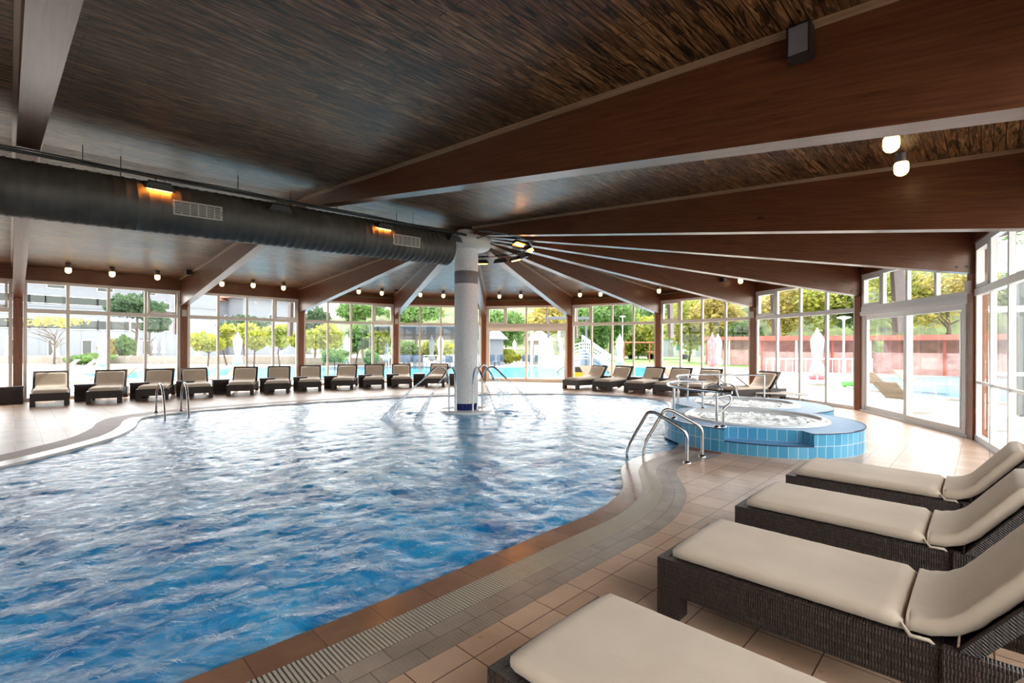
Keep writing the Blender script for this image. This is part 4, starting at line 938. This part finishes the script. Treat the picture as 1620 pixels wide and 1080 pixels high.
# parasols, folded
def parasol_master(mat):
    e = empty('folded_parasol'); mb = MB(); mb.tube([(0, 0, 0), (0, 0, 2.45)], .03, 8); mb.build('pole', M_FRAME2, e)
    f = lambda a, z: 1 + .22 * math.cos(8 * a) * min(1, (2.4 - z) * 1.2)
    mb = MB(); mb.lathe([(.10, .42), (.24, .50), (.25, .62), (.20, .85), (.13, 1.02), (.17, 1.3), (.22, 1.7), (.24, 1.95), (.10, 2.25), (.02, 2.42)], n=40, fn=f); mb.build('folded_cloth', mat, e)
    mb = MB(); mb.box(-.3, .3, -.3, .3, 0, .07); mb.build('base', M_TAN, e); return e
pm = {}
def parasol(px, hpx, lab, mat=None, base=None):
    mat = mat or M_PARA; Y = 2.0 * FPX / hpx; a, _ = ray(px, 540)
    if mat.name in pm: o = copy_tree(pm[mat.name])
    else: o = pm[mat.name] = parasol_master(mat)
    o.location = (a * Y, Y, GZ); return tag(o, lab, 'parasol', 'folded white parasols outside')
for px, h, lab in ((12, 34, 'folded white parasol outside the leftmost window sliver'), (88, 38, 'folded white parasol before the bare tree'), (163, 58, 'tallest folded white parasol in the left bay, close to the glass'), (193, 25, 'small folded white parasol right of the tall one in the left bay'),
                   (218, 27, 'folded white parasol beneath the pine'), (245, 24, 'folded white parasol, left of the two near the first post'), (258, 24, 'folded white parasol, right of the two near the first post'), (312, 31, 'folded white parasol at the left of the second bay'),
                   (376, 52, 'tall folded white parasol in the middle of the second bay'), (431, 26, 'small folded white parasol, left of a pair in the second bay'), (443, 27, 'small folded white parasol, right of a pair in the second bay'),
                   (495, 20, 'small folded white parasol, left of a pair in the third bay'), (503, 20, 'small folded white parasol, right of a pair in the third bay'), (548.5, 44, 'tall folded white parasol in the middle of the third bay'), (611, 42, 'folded white parasol beside the post left of the column'),
                   (683, 40, 'folded white parasol left of the column beneath the awning'), (697, 44, 'folded white parasol touching the column edge, beneath the awning'), (814, 27, 'folded white parasol behind the far sliding door'), (980.5, 48, 'tall folded white parasol right of the white stairs'),
                   (1136, 50, 'plain folded parasol beside the red-patterned one'), (1293, 74, 'large folded white parasol in front of the red wall')): parasol(px, h, lab)
o = parasol(1127, 52, 'folded parasol with red and white pattern in the hot tub bay', M_PARAR); 

# buildings
def facade(a, b, z0, z1, depth, lab, wins, roof=True, mat=None):
    """a,b plan points of the front; wins = [(t, z0, z1, width)]"""
    a, b = Vector(a), Vector(b); d = (b - a).normalized(); n = Vector((-d.y, d.x)); L = (b - a).length; e = empty('hotel_building', (*((a + b) / 2), GZ), label=lab, cat='building'); off = -Vector((*((a + b) / 2), GZ))
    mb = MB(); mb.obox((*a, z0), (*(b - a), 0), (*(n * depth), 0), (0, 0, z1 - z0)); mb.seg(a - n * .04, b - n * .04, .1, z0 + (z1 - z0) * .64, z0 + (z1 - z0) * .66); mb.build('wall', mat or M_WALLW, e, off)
    if roof:
        mb = MB(); o_ = .8; A_ = a - n * o_ - d * o_; B_ = b - n * o_ + d * o_; A2, B2 = a + n * (depth / 2) - d * .2, b + n * (depth / 2) + d * .2; A3, B3 = a + n * (depth + o_) - d * o_, b + n * (depth + o_) + d * o_; h = depth * .17
        v_ = [(*A_, z1), (*B_, z1), (*B2, z1 + h), (*A2, z1 + h), (*B3, z1), (*A3, z1)]; mb.add(v_, [(0, 1, 2, 3), (3, 2, 4, 5), (0, 3, 5), (1, 4, 2), (0, 5, 4, 1)]); rf = mb.build('roof', M_ROOFT, e, off)
        mb = MB(); s_ = 0
        while s_ < L + 1.4: p = A_ + d * s_; mb.obox((*p, z1 - .12), (*(d * .28), 0), (*(n * .8), 0), (0, 0, .12)); s_ += .75
        mb.build('rafter_tails', M_ROOFT, rf)
    for (t, w0, w1, wd) in wins:
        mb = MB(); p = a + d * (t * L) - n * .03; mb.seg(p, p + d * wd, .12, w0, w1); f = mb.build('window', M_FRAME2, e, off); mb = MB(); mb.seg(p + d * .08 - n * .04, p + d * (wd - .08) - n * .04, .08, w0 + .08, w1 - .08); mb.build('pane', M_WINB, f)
    return e
A_, B_ = atY(-140, 540, 48), atY(262, 540, 66)
Wn = []
for i in range(14):
    t = .02 + i * .07; Wn += [(t, 3.3, 4.5, 2.0)]; Wn += [(t, 6.2, 7.2, 2.0)]
    if i % 3 == 0: Wn += [(t + .01, 8.0, 8.6, .9), (t + .045, 8.0, 8.6, .9)]
    if i % 2 == 0: Wn += [(t + .015, .2, 2.1, 1.0)]
facade(A_.to_2d(), B_.to_2d(), GZ, 9.3, 12, 'long white three-storey hotel wing with red tiled eaves at far left', Wn)
facade(atY(262, 540, 66.3).to_2d(), atY(345, 540, 74).to_2d(), GZ, 10.8, 9, 'tall white hotel block with grouped windows behind the yellow trees', [(.25, 6.6, 8.6, 1.4), (.25, 3.0, 5.0, 1.4)])
facade(atY(345, 540, 82).to_2d(), atY(378, 540, 84).to_2d(), GZ, 9.0, 9, 'small white gabled house behind the second bay, left one', [(.3, 5.5, 6.6, .8)])
facade(atY(384, 540, 80).to_2d(), atY(470, 540, 88).to_2d(), GZ, 9.4, 10, 'white house with red roof behind the second bay, right one', [(.45, 5.8, 6.8, .8)])
# terrace wall with planting and railing
mb = MB(); mb.seg(atY(-60, 540, 42).to_2d(), atY(470, 540, 42).to_2d(), .4, GZ, .55); mb.seg(atY(470, 540, 40).to_2d(), atY(620, 540, 40).to_2d(), .3, GZ, .5); o = mb.build('terrace_wall', M_TAN); tag(o, 'low sand-coloured terrace wall behind the outdoor pool', 'wall')
# grey awning
e = empty('awning', (*atY(660, 540, 40).to_2d(), GZ), label='big dark grey sloping awning roof left of the column', cat='awning'); off = -Vector((*atY(660, 540, 40).to_2d(), GZ))
q = [atY(585, 515, 36), atY(758, 515, 36), atY(758, 536, 43), atY(622, 536, 43)]; mb = MB(); v_ = q + [p + Vector((0, 0, -.08)) for p in q]; mb.add(v_, [(0, 1, 2, 3), (7, 6, 5, 4), (0, 4, 5, 1), (1, 5, 6, 2), (2, 6, 7, 3), (3, 7, 4, 0)]); mb.build('canopy', M_GREY, e, off)
for p in q: mb = MB(); mb.tube([(p.x, p.y, GZ), tuple(p)], .05, 8); mb.build('pole', M_GREY, e, off)
# stacked chairs beneath the awning
def chair_master():
    e = empty('garden_chair'); mb = MB(); mb.box(-.25, .25, -.25, .25, .42, .46); mb.build('seat', M_NAVYC, e); mb = MB(); mb.box(-.25, .25, .22, .27, .46, .95); mb.build('backrest', M_NAVYC, e)
    for x in (-.22, .22):
        for y in (-.22, .22): mb = MB(); mb.tube([(x, y, 0), (x, y, .42)], .02, 6); mb.build('leg', M_NAVYC, e)
    return e
cm = chair_master(); i = 0
for px, Y in ((635, 35), (643, 35), (652, 35.5), (661, 35), (668, 35.5), (712, 35), (718, 36), (778, 38), (784, 37), (790, 38), (833, 38), (840, 38), (848, 38), (855, 39)):
    o = copy_tree(cm) if i else cm; p = atY(px, 570, Y); o.location = (p.x, p.y, GZ); o.rotation_euler = (0, 0, (i * 1.3) % 6 if i > 6 else .2 * i)
    tag(o, 'blue-grey garden chair in the row beneath the grey awning' if i < 7 else 'blue-grey garden chair at the tables behind the far sliding door', 'chair', 'chairs beneath the awning' if i < 7 else 'chairs beyond the sliding door'); i += 1
# railing behind the outdoor pool
def railing(a, b, h, lab, step=.5, zb=GZ, slope=0, mat=None, th=.03):
    a, b = Vector(a), Vector(b); L = (b - a).length; e = empty('railing', (*a, zb), label=lab, cat='railing'); off = -Vector((*a, zb)); n = int(L / step); mb = MB()
    for z in (.12, h): mb.tube([(*a, zb + z), (*b, zb + z + slope)], th, 6)
    mb.build('rail', mat or M_FRAME2, e, off); mb = MB()
    for i in range(n + 1): p = a.lerp(b, i / n); mb.tube([(*p, zb + slope * i / n), (*p, zb + h + slope * i / n)], th * .7, 5)
    mb.build('balusters', mat or M_FRAME2, e, off); return e
railing(atY(615, 570, 36).to_2d(), atY(755, 570, 36).to_2d(), .9, 'white railing behind the outdoor pool beneath the awning', 1.2)
railing(atY(1212, 580, 26).to_2d(), atY(1380, 580, 26).to_2d(), 1.0, 'white railing in front of the red wall', .35)
railing(atY(780, 570, 48).to_2d(), atY(835, 570, 48).to_2d(), 1.4, 'thin white railing behind the yellow bushes', 1.5)
# kiosk with pink roof
def kiosk(x0, x1, Y, zt, lab, roofm, wallm, nm='kiosk'):
    a, b = atY(x0, 570, Y), atY(x1, 570, Y); e = empty(nm, ((a.x + b.x) / 2, Y, GZ), label=lab, cat='kiosk'); off = -Vector(e.location)
    mb = MB(); mb.box(a.x, b.x, Y, Y + 4, GZ, zt); mb.build('wall', wallm, e, off); mb = MB(); m_ = (a.x + b.x) / 2; o_ = .5
    mb.add([(a.x - o_, Y - o_, zt), (b.x + o_, Y - o_, zt), (b.x + o_, Y + 4.5, zt), (a.x - o_, Y + 4.5, zt), (m_, Y + 2, zt + 1.1)], [(0, 1, 4), (1, 2, 4), (2, 3, 4), (3, 0, 4), (3, 2, 1, 0)]); mb.build('roof', roofm, e, off); return e, off, a, b
e, off, a, b = kiosk(838, 872, 44, 2.0, 'small pale kiosk with pinkish hipped roof left of the white steps', M_ROOFT, M_TAN)
mb = MB(); mb.box(a.x + .4, a.x + 1.0, 43.95, 44, .5, 1.6); mb.build('notice_board', M_FRAME2, e, off)
kiosk(772, 795, 42, 2.1, 'white service hut behind the far sliding door', M_WALLW, M_WALLW)
# slide tower: white steps, curved rails, dark frame
e = empty('slide_tower', (*atY(866, 580, 33).to_2d(), GZ), label='white pool slide tower with wide steps and curved railings', cat='slide'); p0 = atY(866, 580, 33); off = -Vector(e.location)
mb = MB()
for i in range(14): w_ = .66 - .015 * i; mb.box(p0.x - w_, p0.x + w_, 33 + i * .16, 33 + i * .16 + .17, GZ, .02 + i * .16)
mb.build('steps', M_PARA, e, off)
for s_, nm in ((-1, 'curved_rail'), (1, 'curved_rail')):
    mb = MB()
    for k_ in range(5):
        z = .15 + k_ * .2; mb.tube([(p0.x + s_ * 1.1, 32.9, z), (p0.x + s_ * 1.08, 33.6, z + .5), (p0.x + s_ * .95, 34.6, z + 1.4), (p0.x + s_ * .9, 35.3, z + 2.0)], .03, 6)
    for t in (0, .5, 1): mb.tube([(p0.x + s_ * 1.05, 33 + 2.2 * t, GZ), (p0.x + s_ * 1.05, 33 + 2.2 * t, 1.0 + 2.0 * t)], .03, 6)
    mb.build(nm, M_FRAME2, e, off)
mb = MB()
for dx in (.2, 1.6, 3.0): mb.box(p0.x + dx, p0.x + dx + .15, 36, 36.15, GZ, 3.6)
mb.box(p0.x, p0.x + 3.3, 35.9, 36.25, 3.5, 3.68); mb.build('dark_frame', M_GREY, e, off)
# low bridge with bowed rails
e = empty('footbridge', (*atY(935, 580, 30).to_2d(), GZ), label='low footbridge with white bowed railings beside the slide', cat='bridge'); off = -Vector(e.location); a, b = atY(880, 590, 29), atY(968, 590, 31); mb = MB()
def arcp(h, base=0): return [(lerp(a.x, b.x, t), lerp(a.y, b.y, t), GZ + base + h * math.sin(pi * t)) for t in [j / 12 for j in range(13)]]
for k_ in range(5): mb.tube(arcp(.9 + .0, .15 + k_ * .2), .028, 6)
for t in (0, .2, .4, .6, .8, 1): x, y = lerp(a.x, b.x, t), lerp(a.y, b.y, t); z = .9 * math.sin(pi * t); mb.tube([(x, y, GZ), (x, y, GZ + 1.0 + z)], .03, 6)
mb.build('bowed_railing', M_FRAME2, e, off); mb = MB()
dk = arcp(.75, .05); 
for p, q in zip(dk[:-1], dk[1:]): mb.obox(p, Vector(q) - Vector(p), (0, 1.4, 0), (0, 0, .08))
mb.build('deck', M_LATT, e, off)
# stair railing going up to the left
e = empty('outdoor_stair', (*atY(945, 580, 36).to_2d(), GZ), label='white outdoor stair railing descending to the right behind the pool', cat='stair'); off = -Vector(e.location); a, b = atY(921, 534, 36), atY(968, 567, 36); mb = MB()
for dz in (0, .18, -.72): mb.tube([a + Vector((0, 0, dz)), b + Vector((0, 0, dz))], .045, 6)
for j in range(15): p = a.lerp(b, j / 14); mb.tube([p + Vector((0, 0, -.72)), p + Vector((0, 0, .18))], .03, 5)
mb.build('stair_railing', M_FRAME2, e, off); mb = MB()
for j in range(10): p = a.lerp(b, j / 10); q = a.lerp(b, (j + 1) / 10); mb.box(p.x, q.x, 36.05, 37.5, GZ, q.z - .75)
mb.build('steps', M_WALLW, e, off)
# caravans
def caravan(x0, x1, Y, lab):
    a, b = atY(x0, 570, Y), atY(x1, 570, Y); e = empty('caravan', ((a.x + b.x) / 2, Y, GZ), label=lab, cat='caravan', group='caravans beyond the lawn'); off = -Vector(e.location); mb = MB(); L = b.x - a.x; ring_ = []
    prof = [(0, .4), (-.1, 1.2), (.1, 2.2), (.4, 2.45), (L - .4, 2.45), (L - .1, 2.2), (L + .1, 1.2), (L, .4)]; V = [(a.x + p[0], Y, GZ + p[1]) for p in prof] + [(a.x + p[0], Y + 2.2, GZ + p[1]) for p in prof]; n = len(prof)
    mb.add(V, [tuple(range(n - 1, -1, -1)), tuple(range(n, 2 * n))] + [(i, (i + 1) % n, n + (i + 1) % n, n + i) for i in range(n)]); mb.build('body', M_PARA, e, off)
    for t in (.12, .62): mb = MB(); mb.box(a.x + L * t, a.x + L * (t + .26), Y - .04, Y, GZ + 1.2, GZ + 1.9); mb.build('window', M_GREENW, e, off)
    for t in (.4, .55): mb = MB(); mb.tube([(a.x + L * t, Y - .02, GZ + .35), (a.x + L * t, Y + .2, GZ + .35)], .35, 14); mb.build('wheel', M_BLACK, e, off)
caravan(988, 1012, 64, 'white caravan with green windows, left one beyond the lawn'); caravan(1020, 1041, 62, 'white caravan with green windows next to the post, right one'); caravan(1066, 1100, 62, 'white caravan beyond the lawn in the hot tub bay')
mb = MB(); a, b = atY(985, 540, 78), atY(1112, 540, 78); mb.box(a.x, b.x, 78, 84, GZ, 2.9); mb.add([(a.x, 77.5, 2.9), (b.x, 77.5, 2.9), (b.x, 81, 4.0), (a.x, 81, 4.0), (b.x, 84.5, 2.9), (a.x, 84.5, 2.9)], [(0, 1, 2, 3), (3, 2, 4, 5)], mi=1); o = mb.build('long_shed', [M_WALLW, M_ROOFT]); tag(o, 'long low white shed with red roof behind the caravans', 'shed')
# playground frame
e = empty('playground_frame', (*atY(1010, 575, 50).to_2d(), GZ), label='dark red playground climbing frame on the lawn', cat='playground frame'); p = atY(1012, 575, 50); off = -Vector(e.location)
for dx in (-1.6, -.6, 1.0, 1.9): mb = MB(); mb.tube([(p.x + dx, 50, GZ), (p.x + dx, 50, 1.9)], .07, 6); mb.build('post', M_RED, e, off)
mb = MB(); mb.tube([(p.x - 1.6, 50, 1.9), (p.x + 1.9, 50, 1.9)], .07, 6); mb.box(p.x + .9, p.x + 2.0, 49.6, 50.6, .9, 1.0); mb.build('crossbar', M_RED, e, off)
# red pavilion and red wall
def redwall(a, b, h, lab, nm):
    a, b = Vector(a), Vector(b); e = empty(nm, (*((a + b) / 2), GZ), label=lab, cat='pavilion'); off = -Vector(e.location); mb = MB(); mb.seg(a, b, .15, GZ, h * .55 + GZ); mb.build('panel_wall', M_PINKW, e, off)
    mb = MB(); d = (b - a).normalized(); n = Vector((-d.y, d.x)); mb.obox((*(a - n * 1.0 - d * .3), GZ + h - .3), (*(b - a + d * .6), 0), (*(n * 3.5), 0), (0, 0, .3)); mb.build('roof_band', M_RED, e, off); L = (b - a).length; k_ = int(L / 1.6)
    for i in range(k_ + 1): p = a.lerp(b, i / k_) - n * .2; mb = MB(); mb.box(p.x - .05, p.x + .05, p.y - .05, p.y + .05, GZ, GZ + h); mb.build('post', M_FRAME2 if i % 2 else M_RED, e, off)
    mb = MB(); mb.seg(a + n * 2.2, b + n * 2.2, .1, GZ + h * .5, GZ + h - .3); mb.build('back_screen', M_PINKW, e, off)
redwall(atY(1118, 560, 44).to_2d(), atY(1192, 560, 42).to_2d(), 2.5, 'red pavilion with white posts behind the hot tub bay', 'red_pavilion')
redwall(atY(1204, 560, 33).to_2d(), atY(1375, 560, 31).to_2d(), 2.35, 'long red wall with pink screens in the bay left of the big door', 'red_pavilion')
redwall(atY(1380, 560, 31).to_2d(), atY(1720, 560, 24).to_2d(), 2.35, 'long red wall seen through the big right sliding door', 'red_pavilion')
# lamp posts
for px, yt_, Y, lab in ((206, 508, 46, 'white lamp post beneath the pine'), (214, 523, 50, 'thin lamp post with lantern head beneath the pine'), (442, 525, 40, 'white lamp post with flat head in the second bay'), (985, 502, 52, 'white flag pole right of the stairs'), (1335, 505, 27, 'white lamp post with flat top in front of the red wall')):
    p = atY(px, yt_, Y); e = empty('lamp_post', (p.x, Y, GZ), label=lab, cat='lamp post', group='outdoor lamp posts'); mb = MB(); mb.tube([(0, 0, 0), (0, 0, p.z - GZ)], .055, 8); mb.build('pole', M_FRAME2, e); mb = MB(); h = p.z - GZ; mb.lathe([(.0, h + .18), (.34, h + .12), (.34, h + .08), (.09, h), (.05, h - .1)], n=14); mb.build('lamp_head', M_FRAME2, e)
# outdoor loungers
def outl():
    e = empty('outdoor_lounger'); mb = MB(); mb.box(0, 1.25, -.32, .32, .33, .36); mb.build('seat', M_SLING, e); mb = MB(); mb.obox((1.25, -.32, .34), (.50, 0, .42), (0, .64, 0), (-.02, 0, .025)); mb.build('backrest', M_SLING, e)
    for x in (.15, 1.2):
        for y in (-.3, .3): mb = MB(); mb.tube([(x, y, 0), (x + .06, y, .33)], .015, 6); mb.build('leg', M_FRAME2, e)
    for y in (-.33, .33): mb = MB(); mb.tube([(0, y, .35), (1.25, y, .35)], .016, 6); mb.build('side_rail', M_FRAME2, e)
    return e
om = outl(); used_ = False
OLS = [(118, 622, 70, 'tan outdoor lounger behind the first indoor lounger'), (196, 618, 72, 'tan outdoor lounger behind the second indoor lounger'), (332, 612, 80, 'tan outdoor lounger behind the fourth indoor lounger'), (960, 612, 110, 'tan outdoor lounger behind the row right of the far door'), (1004, 612, 110, 'tan outdoor lounger behind the post left of the hot tub'),
       (1110, 622, 110, 'tan outdoor lounger outside the hot tub bay'), (60, 592, 60, 'white-backed outdoor lounger below the bare tree, left one'), (90, 592, 60, 'white-backed outdoor lounger below the bare tree, right one'),
       (1222, 632, 160, 'sling outdoor lounger outside the bay behind the hot tub, left one'), (1275, 643, 158, 'sling outdoor lounger outside the bay behind the hot tub, right one'), (1480, 650, 195, 'tan outdoor lounger seen through the big sliding door, near one'), (1436, 622, 190, 'sling outdoor lounger seen through the big sliding door, far left one'), (1500, 625, 100, 'sling outdoor lounger seen through the big sliding door, far right one')]
for px, py, rz_, lab in OLS:
    o = copy_tree(om) if used_ else om; used_ = True; p = un(px, py, GZ); o.location = (p.x, p.y, GZ); o.rotation_euler = (0, 0, math.radians(rz_)); tag(o, lab, 'outdoor lounger', 'tan loungers outside')
# small bits by the outdoor pool
p = un(1352, 612, GZ); mb = MB(); mb.lathe([(.0, .0), (.42, .0), (.5, .15), (.42, .3), (.3, .25), (.0, .2)], n=20); o = mb.build('swim_ring', M_LIME, loc=(p.x, p.y, GZ)); tag(o, 'bright green inflatable ring outside by the big door', 'swim ring')
p = un(1292, 600, GZ); mb = MB(); mb.lathe([(.0, .0), (.3, .0), (.38, .14), (.3, .28), (.0, .2)], n=20); o = mb.build('swim_ring', M_PINK, loc=(p.x, p.y, GZ)); tag(o, 'pink inflatable ring outside by the folded parasol', 'swim ring')
p = un(915, 604, GZ); e = empty('toy_box', (p.x, p.y, GZ), label='small yellow and dark toy box outside right of the far door', cat='box'); mb = MB(); mb.box(-.2, .2, -.2, .2, 0, .45); mb.build('body', M_YEL, e); mb = MB(); mb.box(-.16, .16, -.16, .16, .45, .7); mb.build('top', M_BLACK, e)
# neighbouring glazed wing, seen through the rightmost window
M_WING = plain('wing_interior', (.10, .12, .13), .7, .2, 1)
e = empty('glazed_wing', (11.5, 8.6, GZ), label='white glazed building wing outside the rightmost window', cat='building'); off = -Vector(e.location); a, b = Vector((9.35, 9.8)), Vector((14.2, 7.3)); mb = MB()
for i in range(9): p = a.lerp(b, i / 8); d = (b - a).normalized(); mb.seg(p, p + d * .07, .1, GZ, 3.0)
mb.seg(a, b, .25, 3.0, 3.5); mb.seg(a, b, .12, GZ, .15); mb.seg(a, b, .08, .95, 1.02); mb.seg(a, b, .08, 2.2, 2.32); mb.build('frame', M_FRAME2, e, off)
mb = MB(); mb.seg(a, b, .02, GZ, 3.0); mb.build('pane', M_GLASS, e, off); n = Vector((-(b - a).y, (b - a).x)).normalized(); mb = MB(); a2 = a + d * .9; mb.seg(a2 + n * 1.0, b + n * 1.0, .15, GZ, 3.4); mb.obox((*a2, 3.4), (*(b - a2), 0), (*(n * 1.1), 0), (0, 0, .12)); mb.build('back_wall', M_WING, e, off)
